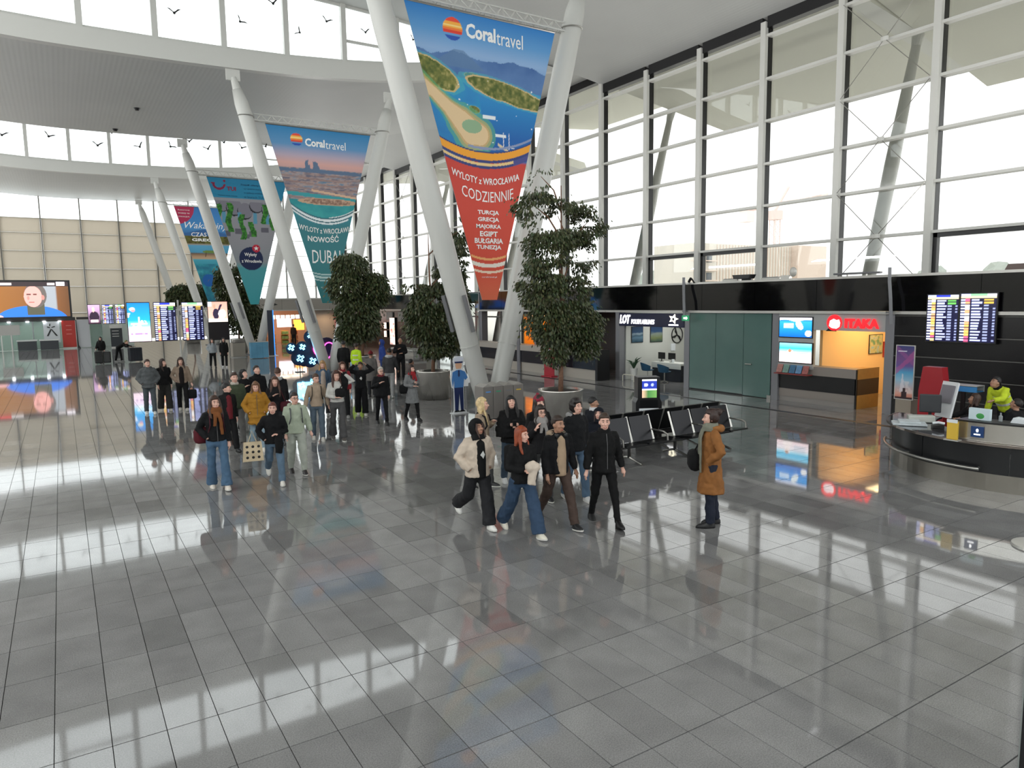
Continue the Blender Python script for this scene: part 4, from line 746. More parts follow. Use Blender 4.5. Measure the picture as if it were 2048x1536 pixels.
for k, (y, cl) in TREES.items():
    rs = np.random.RandomState(k); bx = {1: 11.4, 2: 11.05, 3: 11.75, 4: 10.9, 5: 10.2}[k]
    t = thing('planter_tree', TLAB[k], 'tree', (bx, y, 0), 0, 'trees in steel planters')
    MB().loft([(0, 0, 0, .57, .57), (0, 0, .04, .57, .57), (0, 0, .04, .6, .6), (0, 0, .97, .6, .6), (0, 0, 1.0, .62, .62), (0, 0, 1.0, .56, .56), (0, 0, .93, .56, .56)], 40).build('planter', brushed, t, True)
    MB().loft([(0, 0, .9, .55, .55), (0, 0, .94, .55, .55)], 24).build('soil', soil, t)
    top = max(c[1] for c in cl)-.2; mid = (cl[len(cl)//2][0]-bx)*.4
    tr = [(0, 0, .9), (.02, 0, 1.6), (-.03+mid*.2, .03, 2.4), (mid*.6, -.03, 3.4), (mid, .0, min(4.6, top)), (mid*1.1, 0, top)]
    b = MB().tube(tr, [.075, .06, .055, .045, .03, .012], 8); b.build('trunk', bark, t, True)
    b = MB()
    for cx, cz, rx, rz in cl:
        if cz > 1.9: z0 = max(1.7, cz-.9); f = np.interp(z0, [p[2] for p in tr], [p[0] for p in tr]); b.tube([(f, 0, z0), ((f+cx-bx)/2, rs.uniform(-.2, .2), (z0+cz)/2+.1), (cx-bx, rs.uniform(-.2, .2), cz)], [.028, .02, .008], 5)
    o = b.build('branches', bark, t); 
    N = {1: 36000, 2: 20000, 3: 17000, 4: 12000, 5: 9000}[k]; sz = {1: .095, 2: .125, 3: .15, 4: .22, 5: .23}[k]
    wts = np.array([c[2]*c[3] for c in cl]); wts[-1] *= .25 if k == 1 else 1; idx = rs.choice(len(cl), N, p=wts/wts.sum())
    C_ = np.array(cl)[idx]; d = rs.normal(size=(N, 3)); d /= np.linalg.norm(d, axis=1)[:, None]; rad = rs.uniform(.35, 1.06, N)**.6*(1+.25*(rs.uniform(size=N) > .93))
    P = np.stack([C_[:, 0]-bx+d[:, 0]*C_[:, 2]*rad, d[:, 1]*np.minimum(C_[:, 2], .75)*rad, C_[:, 1]+d[:, 2]*C_[:, 3]*rad-.05*rad], 1)
    if k in (1, 2):   # holes in the crown
        keep = fbm(P[:, 0]*2.6+k*9, P[:, 2]*2.6, 2, 5)+.25*(P[:, 2] < 3.4) > .35; P = P[keep]; d = d[keep]
    n = len(P); dr = np.stack([d[:, 0]*.6, d[:, 1]*.6, -np.abs(rs.normal(.9, .4, n))], 1); dr /= np.linalg.norm(dr, axis=1)[:, None]
    sd = np.cross(dr, rs.normal(size=(n, 3))); sd /= np.linalg.norm(sd, axis=1)[:, None]; L = (sz*rs.uniform(.7, 1.4, n))[:, None]
    v = np.stack([P, P+dr*L*.5+sd*L*.24, P+dr*L, P+dr*L*.5-sd*L*.24], 1).reshape(-1, 3)
    me = bpy.data.meshes.new('foliage'); me.from_pydata(v.tolist(), [], (np.arange(n)[:, None]*4+np.arange(4)[None, :]).tolist())
    g_ = rs.uniform(.6, 1.3, n)[:, None]; lc = np.array([[.05, .072, .026]])*g_; lc[:, 0] *= rs.uniform(.8, 1.5, n); lc = np.repeat(lc, 4, 0); ca = me.color_attributes.new('Col', 'FLOAT_COLOR', 'POINT'); ca.data.foreach_set('color', np.concatenate([lc, np.ones((len(lc), 1))], 1).astype(np.float32).ravel()); me.materials.append(leaf_m)
    o = link_obj('foliage', me, t); o['kind'] = 'stuff'
# --- recycling bins
t = thing('recycling_bins', 'grey four-compartment recycling bin unit at the foot of the nearest V column', 'bin', (10.78, 17.9, 0))
bing = mat('bin_grey', '#8f8a86', .35, .5)
for k in range(4):
    x0 = -.7+.345*k; o = MB().rbox(x0, x0+.335, -.25, .25, .02, .96, .01).build('bin', bing, t)
    MB().prism([(x0, .96), (x0+.335, .96), (x0+.168, 1.04)], -.5, (0, -.25, 0)).build('lid', mat('bin_lid', '#b9b5b0', .3, .5), o)
    MB().box(x0+.09, x0+.25, -.256, -.25, .8, .83).build('label', mat('bin_label_%d' % k, ('#4a90d8', '#3fa07a', '#7f8288', '#e8c040')[k], .4), o)
# --- cardboard pilot
t = thing('pilot_standee', 'life-size cardboard cutout of a cartoon airline pilot in a blue uniform and cap', 'standee', (10.17, 19.3, 0))
O = (0, 0, .02); W_ = mat('card_white', '#e6e8ea', .5)
def sil(pts, d, m_, nm, off=0.): return MB().prism(pts, .008, (0, -off, .02), (1, 0, 0), (0, 0, 1)).build(nm, m_, t)
sil([(-.24, 0), (.26, 0), (.24, .06), (.17, .1), (.16, .8), (.32, .8), (.34, 1.0), (.3, 1.15), (.22, 1.3), (.13, 1.36), (.17, 1.45), (.2, 1.6), (.15, 1.74), (-.15, 1.74), (-.2, 1.6), (-.17, 1.45), (-.14, 1.36), (-.25, 1.3), (-.3, 1.1), (-.26, .8), (-.19, .75), (-.2, .1)], 0, W_, 'card')
bl = mat('pilot_blue', '#3f78b8', .5); nv = mat('pilot_navy', '#1c2a58', .5); skin_c = mat('pilot_skin', '#e0b090', .5)
for nm, m_, p, o_ in (('trousers', nv, [(-.15, .08), (-.04, .08), (.0, .62), (.05, .08), (.14, .08), (.14, .8), (-.17, .8)], .011), ('jumper', bl, [(-.17, .78), (.14, .78), (.17, 1.05), (.3, .92), (.32, 1.02), (.2, 1.26), (.06, 1.32), (-.08, 1.32), (-.22, 1.26), (-.25, 1.0), (-.22, .8), (-.17, 1.05)], .022), ('face', skin_c, [(-.09, 1.36), (.07, 1.36), (.1, 1.45), (.09, 1.54), (-.11, 1.54), (-.12, 1.45)], .022), ('cap', mat('pilot_cap', '#d8dce8', .5), [(-.14, 1.58), (.12, 1.58), (.17, 1.68), (.0, 1.74), (-.18, 1.68)], .022), ('cap_brim', nv, [(-.14, 1.53), (.12, 1.53), (.13, 1.58), (-.15, 1.58)], .033), ('tie', nv, [(-.03, 1.32), (.01, 1.32), (.02, 1.15), (-.01, 1.1), (-.04, 1.15)], .033), ('shoes', blackm, [(-.19, .03), (.2, .03), (.14, .08), (.05, .08), (.0, .05), (-.04, .08), (-.15, .08)], .022), ('model_plane', W_, [(.2, .9), (.36, .9), (.36, 1.0), (.3, 1.08), (.22, 1.0)], .033)): sil(p, 0, m_, nm, o_)
MB().box(-.26, .28, -.1, .15, 0, .02).build('foot', W_, t)
# --- bench rows
perf = mat('perforated_black', '#191a1d', .3, .6); 
def bench(name, label, x0, y, n, face, gap=None):
    t = thing(name, label, 'bench', (x0, y, 0), 0 if face < 0 else PI); p = .61; L = n*p; s = 1
    MB().box(0, L, -.05, .03, .3, .37).build('beam', blackm, t)
    for k in range(n):
        a = p*k
        if k == gap:
            MB().rbox(a+.05, a+p-.05, -.35, .1, .38, .41, .01).build('side_table', perf, t); continue
        MB().prism([(-.5, .44), (.0, .38), (.02, .41), (-.48, .47)], p-.06, (a+.03, 0, 0), (0, 1, 0), (0, 0, 1)).build('seat', perf, t)
        MB().prism([(.0, .42), (.04, .42), (.2, .92), (.16, .93)], p-.06, (a+.03, 0, 0), (0, 1, 0), (0, 0, 1)).build('backrest', perf, t)
    for k in range(n+1):
        if k in (gap, (gap or -9)+1) or gap is None or True:
            a = p*k; MB().tube([(a, .2, .93), (a, .0, .42)], .028, 4).build('back_rib', steel, t)
            if k % 2 == 0 or k == n: MB().tube([(a, .08, .62), (a, -.3, .62), (a, -.4, .58), (a, -.42, .44)], .02, 6).build('armrest', steel, t)
    for a in (.5, L/2, L-.5):
        o = MB().tube([(a, -.02, .32), (a, -.02, .1)], .035, 8).build('leg', blackm, t); MB().tube([(a, -.42, .025), (a, -.05, .11), (a, .05, .11), (a, .34, .025)], .025, 6).build('foot_bar', steel, o)
    return t
bench('waiting_bench', 'row of black perforated seats with chrome arms, front row facing the camera', 9.37, 11.2, 6, -1, 2)
bench('waiting_bench', 'row of black perforated seats, rear row with its back to the camera', 13.3, 12.0, 6, 1, None)
# --- charging kiosk
t = thing('charging_kiosk', 'black charging kiosk with a small lit screen behind the bench rows', 'kiosk', (12.05, 13.0, 0), -.5)
MB().prism([(-.32, 0), (-.32, .9), (-.27, 1.0), (-.27, 1.52), (.27, 1.52), (.27, 1.0), (.32, .9), (.32, 0)], -.4, (0, -.2, 0)).build('housing', blackm, t)
def kio(a, b):
    C = np.tile(L3('#20308c'), (len(a), 1)); put(C, b > .9, '#f4f4f8'); put(C, (b > .42) & (b < .5), '#f0f0f8'); put(C, b < .42, grad(a+0*b, [(0, '#c8a088'), (.4, '#3a6a3a'), (1, '#5f8a4a')]))
    put(C, (np.hypot((a-.27)/.14, (b-.7)/.1) < 1), '#c8d0f4'); put(C, (np.hypot((a-.7)/.1, (b-.7)/.08) < 1), '#9aa4dc'); return C
paint('display', kio, scr, t, (-.17, -.207, 1.02), (1, 0, 0), (0, 0, 1), .36, .45, 24, 30); MB().box(-.24, .24, -.21, -.2, .68, .76).build('label_strip', mat('paper', '#dfe4e8', .7), t); MB().box(-.22, .22, -.205, -.2, .78, .97).build('keypad_panel', perf, t)
# --- information desk
t = thing('information_desk', 'curved black information desk with steel plinth and raised steel front at the right edge', 'desk', (15.7, 6.3, 0))
def arc(r0, r1, z0, z1, a0, a1, n=36):
    b = MB(); v = []
    for k in range(n+1):
        a = math.radians(a0+(a1-a0)*k/n); c, s = math.cos(a), math.sin(a); v += [(r0*c, r0*s, z0), (r1*c, r1*s, z0), (r1*c, r1*s, z1), (r0*c, r0*s, z1)]
    f = [tuple(range(4)), tuple(range(4*n, 4*n+4))[::-1]]+[(4*k+i, 4*k+(i+1) % 4, 4*k+4+(i+1) % 4, 4*k+4+i) for k in range(n) for i in range(4)]
    return b.add(v, f)
arc(2.2, 2.31, 0, .3, 95, 236).build('plinth', mat('desk_plinth', '#8d8880', .3, .9, noise=.08, nscale=3), t, False); 
for a0, a1 in ((95, 127), (127.3, 159), (159.3, 197), (197.3, 236)): arc(2.2, 2.29, .3, .8, a0, a1).build('front_panel', mat('desk_black', '#101114', .3), t)
arc(1.5, 2.38, .8, .84, 95, 236).build('desk_top', mat('desk_top_black', '#17151b', .08, coat=.5), t); arc(2.37, 2.4, .8, .845, 95, 236).build('edge_trim', mat('edge_trim', '#8f857e', .2, .9), t)
arc(2.27, 2.32, .845, 1.17, 176, 236).build('raised_front', brushed, t); arc(1.9, 2.34, 1.17, 1.2, 176, 236).build('raised_shelf', blackm, t)
b = MB(); b.tube([(2.42*math.cos(math.radians(a)), 2.42*math.sin(math.radians(a)), .38) for a in range(112, 190, 3)], .03, 8); b.build('foot_rail', steel, t, True)
for a in (115, 150, 186): c, s = math.cos(math.radians(a)), math.sin(math.radians(a)); MB().tube([(2.28*c, 2.28*s, .38), (2.42*c, 2.42*s, .38)], .018, 6).build('rail_bracket', steel, t)

def dk(a, r): a = math.radians(a); return 15.7+r*math.cos(a), 6.3+r*math.sin(a)
x, y = dk(138, 2.1); o = tag(MB().rbox(-.2, .2, -.3, .3, 0, .04, .008).rbox(-.13, .25, -.2, .18, .04, .07, .008).build('paper_stack', mat('paper_blueish', '#c0c8cc', .6, noise=.15, nscale=9)), 'stack of pale papers on the curved end of the information desk', 'paper'); o.location = (x, y, .845); o.rotation_euler = (0, 0, .6)
x, y = dk(128, 1.8); o = tag(MB().rbox(-.1, .1, -.24, .24, 0, .14, .02).build('tissue_box', mat('box_pale', '#b4b6b0', .6)), 'pale grey box behind the paper stack on the information desk', 'box'); o.location = (x, y, .845); o.rotation_euler = (0, 0, .7)
x, y = dk(150, 1.75); t = thing('desk_phone', 'white and black desk telephone on the information desk', 'telephone', (x, y, .845), .6); MB().prism([(-.1, 0), (.1, 0), (.1, .04), (-.1, .08)], .2, (-.1, 0, 0), (0, 1, 0)).build('base', blackm, t); MB().tube([(-.09, -.1, .1), (-.09, 0, .12), (-.09, .1, .1)], .025, 8).build('handset', mat('paper', '#dfe4e8', .7), t)
t = thing('desk_monitor', 'dark computer monitor seen from behind on the information desk', 'monitor', (15.2, 7.86, .845), .5); MB().rbox(-.03, .03, -.2, .2, .12, .5, .02).build('back', mat('monitor_grey', '#34363a', .4), t); MB().box(-.1, .1, -.1, .1, 0, .02).build('stand', blackm, t); MB().box(-.02, .02, -.03, .03, .02, .2).build('neck', blackm, t)
t = thing('service_terminal', 'white framed terminal leaning back with a grey screen behind the desk monitor', 'terminal', (15.55, 7.78, .845), -.35)
MB().prism([(-.02, 0), (.03, 0), (.2, .72), (.16, .74)], .4, (0, .2, 0), (1, 0, 0), (0, 0, 1)).build('frame', mat('terminal_white', '#d4d6d8', .4), t)
MB().prism([(-.03, .3), (.0, .3), (.09, .66), (.06, .67)], .32, (.05, .16, 0), (1, 0, 0), (0, 0, 1)).build('screen', mat('terminal_screen', '#7d7b82', .2), t)
t = thing('red_terminal', 'red self-service terminal with white header marks against the black desk wall', 'terminal', (17.0, 8.65, 0)); rdt = mat('terminal_red', '#9a1420', .4)
MB().prism([(-.3, 0), (-.3, 1.2), (-.22, 1.76), (.2, 1.76), (.28, 1.2), (.28, 0)], .25, (0, 0, 0), *RW).build('housing', rdt, t); MB().box(-.01, -.002, -.14, .04, 1.58, 1.63).build('lettering_bar', lit_w, t); MB().ball((-.006, .12, 1.61), (.006, .05, .05), 10, 6).build('emblem', lit_w, t)
poster('banner_stand', 'tall violet and sky-blue roll-up banner with a castle and a child in silhouette', (17.0, 9.63, .95), *RW, .42, 1.25, lambda a, b: ad_park(a, b), cat='stand', nx=26, ny=70) if False else None
def ad_park(a, b):
    C = grad(b, [(0, '#c86a50'), (.1, '#d8a090'), (.35, '#8fb8d0'), (.5, '#4a9ac4'), (.62, '#5f4a8c'), (.75, '#6a4480'), (1, '#2a3470')]); n = fbm(a*3, b*8, 3, 21)
    put(C, (np.abs(b-.62-.35*(a-.2)+.1*n) < .06), '#a04a88', .7); put(C, (np.abs(b-.7-.3*(.9-a)) < .05), '#8f4a88', .6); tw = (np.abs(a-.4) < .16*(1-(b-.12)/.4)) & (b < .5) & (b > .12); put(C, tw, '#d8d4dc', .7); put(C, (b > .1) & (b < .34) & (n > .55), '#e0d8d8', .5)
    put(C, (np.hypot((a-.52)/.09, (b-.17)/.04) < 1) | ((np.abs(a-.52) < .16) & (b < .13)) | (b < .03), '#2a1018'); put(C, (np.abs(b-.9) < .012) & (a > .1) & (a < .6), '#e8e8f4'); return C
t = poster('banner_stand', 'tall violet and blue roll-up banner against the black desk wall', (17.0, 9.63, .93), *RW, .42, 1.27, ad_park, cat='stand', nx=26, ny=70, frame=lip)
MB().box(-.02, .3, -.4, -.02, -.93, -.02).build('plinth', mat('plinth_sand', '#8f8578', .5), t)
t = thing('wall_shelf_box', 'flat blue and white display tray on the black desk wall', 'tray', (17.2, 8.2, 1.22)); bbx = mat('tray_blue', '#2f7cb8', .4)
MB().box(-.1, -.08, -.34, .34, 0, .12).build('front', bbx, t); MB().box(-.1, .25, -.34, .34, .13, .145).build('top_rim', lip, t); MB().box(-.08, .25, -.33, .33, .0, .02).build('bottom', bbx, t); MB().box(.23, .25, -.34, .34, 0, .13).build('back', lip, t); MB().box(.02, .06, -.04, .04, -1.22, 0).build('stand', blackm, t)
x, y = dk(177, 2.5); t = thing('leaflet_holder', 'yellow leaflet holder with a clear front hooked on the desk edge', 'holder', (x+.05, y, .85)); MB().rbox(-.06, .0, -.09, .09, 0, .32, .01).build('leaflets', mat('leaflet_yellow', '#d8b23c', .5), t); MB().box(-.09, .05, -.12, .12, -.02, .0).build('tray', lip, t); MB().box(-.065, -.06, -.09, .09, .3, .36).build('header', mat('paper', '#dfe4e8', .7), t)
a_ = 185; x, y = dk(a_, 2.33); t = thing('desk_sign', 'small dark blue square sign on the steel front of the desk', 'sign', (x, y, 1.01), math.radians(5)); MB().box(-.012, 0, -.1, .1, -.09, .1).build('plate', mat('sign_blue', '#123a70', .4), t); MB().box(-.016, -.012, -.05, .05, -.05, -.03).build('lettering_bar', lit_w, t); MB().ball((-.014, 0, .03), (.004, .02, .03), 8, 6).build('emblem', lit_w, t)
x, y = dk(184, 2.15); t = thing('leaflet_box', 'white and green leaflet box on the raised desk shelf', 'box', (x, y, 1.205)); MB().box(-.04, .04, -.17, .17, 0, .2).build('box', mat('leaflet_white', '#ccdde4', .5), t); MB().ball((-.042, -.02, .07), (.004, .07, .05), 10, 6).build('print', mat('leaf_green', '#3f9a4c', .5), t)
x, y = dk(201, 2.12); t = thing('paper_tray', 'white curved paper tray on the raised desk shelf', 'tray', (x, y, 1.205)); MB().prism([(-.16, 0), (.16, 0), (.17, .06), (.1, .07), (-.12, .09)], .2, (.1, 0, 0), *RW).build('tray', mat('paper', '#dfe4e8', .7), t)
x, y = dk(192, 2.1); o = tag(MB().loft([(0, 0, 0, .03, .03), (0, 0, .09, .03, .03), (0, 0, .11, .012, .012), (0, 0, .15, .012, .012)]).build('bottle', mat('bottle_clear', '#8f9496', .2)), 'small clear bottle on the raised desk shelf', 'bottle'); o.location = (x, y, 1.205)
# --- hanging information screens on poles
def stand(name, label, pole, y, boards, zt):
    t = thing(name, label, 'screen stand', (pole, y, 0)); MB().tube([(0, .1, 0), (0, .1, zt+.1)], .05, 10).build('pole', lip, t); MB().loft([(0, .1, 0, .3, .3), (0, .1, .03, .3, .3)], 20).build('base_plate', lip, t); MB().box(boards[0][0]-pole, boards[-1][1]-pole, .06, .12, zt-.5, zt-.4).build('cross_bar', lip, t)
    for x0, x1, z0, z1, fn, nx, ny in boards:
        o = MB().rbox(x0-pole-.03, x1-pole+.03, -.06, .05, z0-.04, z1+.04, .01).build('screen_housing', blackm, t)
        if fn: paint('display', fn, scr, o, (x0-pole, -.066, z0), (1, 0, 0), (0, 0, 1), x1-x0, z1-z0, nx, ny)
def ad_sky(a, b):
    C = grad(b, [(0, '#e8d0dc'), (.3, '#e4d0e4'), (.42, '#7fd0ec'), (.55, '#1fa0e0'), (1, '#0f78d0')]); n = fbm(a*4, b*6, 3, 33)
    put(C, (b > .35) & (b < .75) & (n > .58), '#f4f8fc', .8); put(C, (np.abs(a-.5) < .035) & (b > .34) & (b < .64), '#f8f8fc'); put(C, (np.abs(b-.46) < .025) & (np.abs(a-.5) < .38), '#f4f8fc', .8); put(C, np.hypot((a-.22)/.13, (b-.84)/.045) < 1, '#f0e8c0'); put(C, np.hypot((a-.26)/.09, (b-.8)/.03) < 1, '#e08a90'); put(C, (np.abs(b-.2) < .025) & (a > .1) & (a < .85) & (vnoise(a*30, b*0, 3) > .3), '#a888b8'); return C
def ad_pink(a, b):
    C = np.tile(L3('#0a0809'), (len(a), 1)); up = b > .47; put(C, up, grad(b, [(.5, '#f0d8c8'), (.55, '#e0b0a0'), (1, '#d89888')])); put(C, up & (np.hypot((a-.4)/.16, (b-.68)/.14) < 1), '#2a2438'); put(C, up & (np.abs(a-.52-(b-.75)*.9) < .06) & (b > .7) & (b < .93), '#2a2438'); put(C, up & (np.hypot((a-.72)/.2, (b-.68)/.12) < 1), '#f0e0d4'); put(C, up & (np.hypot((a-.33)/.07, (b-.88)/.06) < 1), '#c89078'); put(C, (a < .2) & (b > .88), '#f4f4fa'); put(C, up & (b < .56), '#f0e4d8'); return C
def ad_person(a, b):
    C = grad(b, [(0, '#3a2030'), (1, '#c8a0c8')]); put(C, np.hypot((a-.5)/.42, (b-.35)/.3) < 1, '#2a1a2c'); put(C, np.hypot((a-.45)/.14, (b-.75)/.14) < 1, '#d8b0a8'); put(C, (np.abs(b-.14) < .08) & (np.abs(a-.5) < .35), '#f0d8d8'); return C
stand('information_stand', 'four information screens hung in a row on one pole, in front of the far trees', 5.8, 45.5, [(3.16, 4.28, 1.46, 3.62, ad_sky, 44, 84), (4.52, 5.62, 1.46, 3.61, fids_fn('#2a38b0', 17, 4), 50, 84), (5.98, 7.08, 1.44, 3.6, fids_fn('#7fc08c', 17, 5), 50, 84), (7.38, 8.46, 1.4, 3.63, ad_pink, 40, 80)], 3.66)
stand('information_stand', 'smaller far group of three information screens on a pale pole, left of the front row', 3.85, 69.3, [(1.95, 2.8, 2.07, 3.62, ad_person, 20, 36), (2.98, 3.75, 2.06, 3.6, fids_fn('#2a38b0', 15, 6), 24, 40), (3.95, 4.62, 2.05, 3.6, fids_fn('#7fc08c', 15, 7), 24, 40)], 3.62)
t = thing('dark_totem', 'dark notice totem with white rail behind the far screen pole', 'totem', (3.85, 68.6, 0)); MB().box(-.42, .45, .2, .26, .1, 1.65).build('panel', mat('totem_dark', '#20252a', .4), t); MB().box(-.46, .5, .18, .28, 1.65, 1.95).build('header', lip, t); MB().box(-.4, .4, .1, .3, 0, .1).build('foot', lip, t)
for z in (1.4, 1.15, .95): MB().box(-.3, .2, .19, .2, z, z+.05).build('line', lip, t)
# --- neon cloud sign
t = thing('neon_sign', 'cloud-shaped neon board with cyan flowers and a pink heart', 'sign', (10.8, 36.3, 0))
bdm = mat('neon_board', '#0a1a34', .3)
b = MB()
for cx, cz, r in ((-1.08, 1.2, .3), (-.82, 1.08, .3), (-.55, 1.22, .33), (-.75, .72, .4), (-.2, .55, .36), (-.5, .5, .25), (-.13, 1.75, .34), (.0, 1.5, .35), (.2, 1.3, .5), (.7, 1.2, .5), (1.1, 1.2, .3), (.5, .6, .4), (.95, .7, .33), (-.35, .95, .45), (.1, .85, .5)): b.prism([(cx+r*math.cos(a), cz+r*math.sin(a)) for a in np.linspace(0, 2*PI, 21)[:-1]], -.04, (0, .03*math.sin(cx*9), 0))
b.build('board', bdm, t); MB().tube([(-.72, .02, 0), (-.72, .02, .5)], .025, 8).tube([(.8, .02, 0), (.8, .02, .5)], .025, 8).build('legs', blackm, t)
MB().box(-.95, -.5, -.15, .2, 0, .03).box(.57, 1.02, -.15, .2, 0, .03).build('foot_plates', blackm, t)
cy = mat('neon_cyan', '#7fe8ff', emit=6); pk = mat('neon_pink', '#ff3fae', emit=5)
for cx, cz, r in ((-1.13, 1.26, .16), (-.57, 1.26, .15), (-.12, 1.83, .17), (-.7, .69, .19), (-.08, .52, .18), (1.0, .72, .1)):
    for k in range(4): a = k*PI/2+.5; MB().tube([(cx+r*.35*math.cos(a-.6), -.09, cz+r*.35*math.sin(a-.6)), (cx+r*math.cos(a-.25), -.09, cz+r*math.sin(a-.25)), (cx+r*math.cos(a+.25), -.09, cz+r*math.sin(a+.25)), (cx+r*.35*math.cos(a+.6), -.09, cz+r*.35*math.sin(a+.6))], .018, 5).build('neon_petal', cy, t)
MB().tube([(.53+.52*math.sin(a)**3*1.05, -.09, .98+.038*(13*math.cos(a)-5*math.cos(2*a)-2*math.cos(3*a)-math.cos(4*a))) for a in np.linspace(0, 2*PI, 41)], .024, 6).build('neon_heart', pk, t)
lamp(10.2, 35.95, .9, 8, (.2, .6, 1), .8, .8, (-PI/2, 0, 0))
# --- blue counter box, totem, luggage
t = thing('blue_counter', 'light blue printed box counter in front of the third V column', 'counter', (10.63, 47.5, 0)); cb = mat('counter_blue', '#5f9ec0', .4, noise=.12, nscale=2)
MB().rbox(-.55, .55, -.2, .25, .03, 1.04, .01).build('body', cb, t); MB().box(-.57, .57, -.22, .27, 1.04, 1.07).build('top', lip, t)
for x in (-.18, .18): MB().box(x-.006, x+.006, -.206, -.2, .05, 1.0).build('seam', mat('seam_blue', '#3f7ca0', .4), t)
for x in (-.5, .5): MB().tube([(x, -.25, .0), (x, .3, .0)], .02, 6).build('foot', lip, t)
t = thing('advert_totem', 'tall dark totem with a glowing blue edge right of the blue counter', 'totem', (11.85, 49.2, 0)); MB().box(-.2, .14, -.05, .05, .03, 3.05).build('panel', mat('totem_navy', '#1c2438', .3), t); MB().box(.14, .2, -.06, .06, .03, 3.05).build('lit_edge', mat('edge_blue', '#2f7fe0', emit=1.2), t); MB().box(-.35, .35, -.3, .3, 0, .03).build('foot', lip, t)
t = thing('beige_planter_box', 'beige square planter box beside the third V column', 'planter', (9.75, 49.6, 0)); MB().rbox(-.4, .4, -.4, .4, .05, .95, .02).build('body', mat('box_beige', '#a49c90', .5), t); MB().box(-.38, .38, -.38, .38, .9, .955).build('soil', soil, t); MB().box(-.42, .42, -.42, .42, 0, .05).build('foot', lip, t)
case_b = mat('suitcase_black', '#121214', .35); case_n = mat('suitcase_navy', '#23272f', .35)
def suitcase(x, y, rz, w, d, h, m_, lb):
    t = thing('suitcase', lb, 'suitcase', (x, y, 0), rz); MB().rbox(-w/2, w/2, -d/2, d/2, .06, h, .05).build('shell', m_, t)
    for sx in (-1, 1):
        for sy in (-1, 1): MB().tube([(sx*w*.38-.015, sy*d*.3, .03), (sx*w*.38+.015, sy*d*.3, .03)], .03, 10).build('wheel', lip, t)
    MB().tube([(-.1, d*.35, h-.02), (-.1, d*.35, h+.05), (.1, d*.35, h+.05), (.1, d*.35, h-.02)], .012, 6).build('handle', blackm, t)
    for x_ in (-.15, 0, .15): MB().box(x_-.012, x_+.012, -d/2-.008, -d/2+.01, .12, h-.06).build('ridge', m_, t)
suitcase(1.75, 49.6, .1, .42, .28, .78, case_b, 'black suitcase in front of the dark-haired traveller, left of two'); suitcase(2.2, 49.8, -.1, .42, .28, .74, case_b, 'black suitcase in front of the dark-haired traveller, right of two'); suitcase(3.75, 50.1, .2, .75, .4, .9, case_n, 'large navy suitcase beside the bending traveller')
# --- near the camera, right edge
t = thing('dark_post', 'dark upright post at the right edge of the view', 'post', (3.3, 1.13, 0)); MB().rbox(-.1, .12, -.12, .1, 0, 3.25, .004).build('post', blackm, t); MB().rbox(-.103, -.1, .094, .1, .02, 3.2, .001).build('edge_strip', mat('edge_grey', '#7c807e', .3), t)
tag(MB().loft([(10.95, 4.12, .0, .34, .34), (10.95, 4.12, .03, .33, .33), (10.95, 4.12, .045, .1, .1)], 28).build('stand_base', lip), 'round pale metal stand base on the floor at the right edge', 'base')
# --- bird stickers on the clerestory glass
bird_m = mat('bird_black', '#18181a', .6)
def bird(x, y, z, s, tilt, label):
    p = [(-1, .42), (-.55, .35), (-.15, .02), (0, -.02), (.12, .05), (.5, .4), (1, .5), (.6, .22), (.22, -.12), (.12, -.38), (-.12, -.36), (-.2, -.1), (-.55, .15)]
    s *= 1.45; c, sn = math.cos(tilt), math.sin(tilt); q = [(s*(a*c-b_*sn), s*(a*sn+b_*c)) for a, b_ in p]
    tag(MB().prism(q, .004, (x, y, z)).build('bird_sticker', bird_m), label, 'sticker', 'bird stickers on the clerestory glass')
num = ['first', 'second', 'third', 'fourth', 'fifth', 'sixth', 'seventh', 'eighth', 'ninth', 'tenth', 'eleventh']
for k, (x, z, s, a) in enumerate([(5.12, 16.05, .21, 0), (7.88, 16.18, .2, -.7), (9.35, 17.27, .23, .15), (10.49, 16.17, .19, 1.0), (11.87, 16.94, .21, -.3), (13.8, 16.78, .2, .1), (16.39, 16.87, .19, -.5)]): bird(x, 35.2, z, s, a, 'black bird sticker on the nearer clerestory window, %s from the left' % num[k])
for k, (x, z, a) in enumerate([(-2.72, 16.45, -.2), (.27, 16.66, -.4), (3.5, 16.31, -.1), (4.55, 17.42, 0), (6.46, 16.48, .5), (8.86, 16.72, -.7), (10.28, 17.31, 0), (11.71, 16.83, .3), (13.05, 17.51, .2), (14.56, 17.19, -.4), (16.54, 17.5, .5)]): bird(x, 67.2, z, .32, a, 'grey-black bird sticker on the farther clerestory window, %s from the left' % num[k])
# ================================================================ people
FIN = []      # (object, voxel, smooth iterations, fold strength) finished in one batch
def rotz(p, a): c, s = math.cos(a), math.sin(a); return (p[0]*c-p[1]*s, p[0]*s+p[1]*c, p[2])
folds = bpy.data.textures.new('folds', 'CLOUDS'); folds.noise_scale = .09; folds.noise_depth = 2
def soft(mb, name, m, parent, vox, it=4, fold=0.):
    o = mb.build(name, m, parent, True); r = o.modifiers.new('r', 'REMESH'); r.mode = 'VOXEL'; r.voxel_size = vox; r.use_smooth_shade = True
    if it: s = o.modifiers.new('s', 'SMOOTH'); s.factor = .5; s.iterations = it
    if fold: d = o.modifiers.new('d', 'DISPLACE'); d.texture = folds; d.strength = fold; d.mid_level = .5; d.texture_coords = 'LOCAL'
    FIN.append(o); return o
SKIN = {'l': mat('skin_light', '#d3a48c', .5), 'm': mat('skin_medium', '#a97f68', .5), 'p': mat('skin_pink', '#dcae9c', .5)}
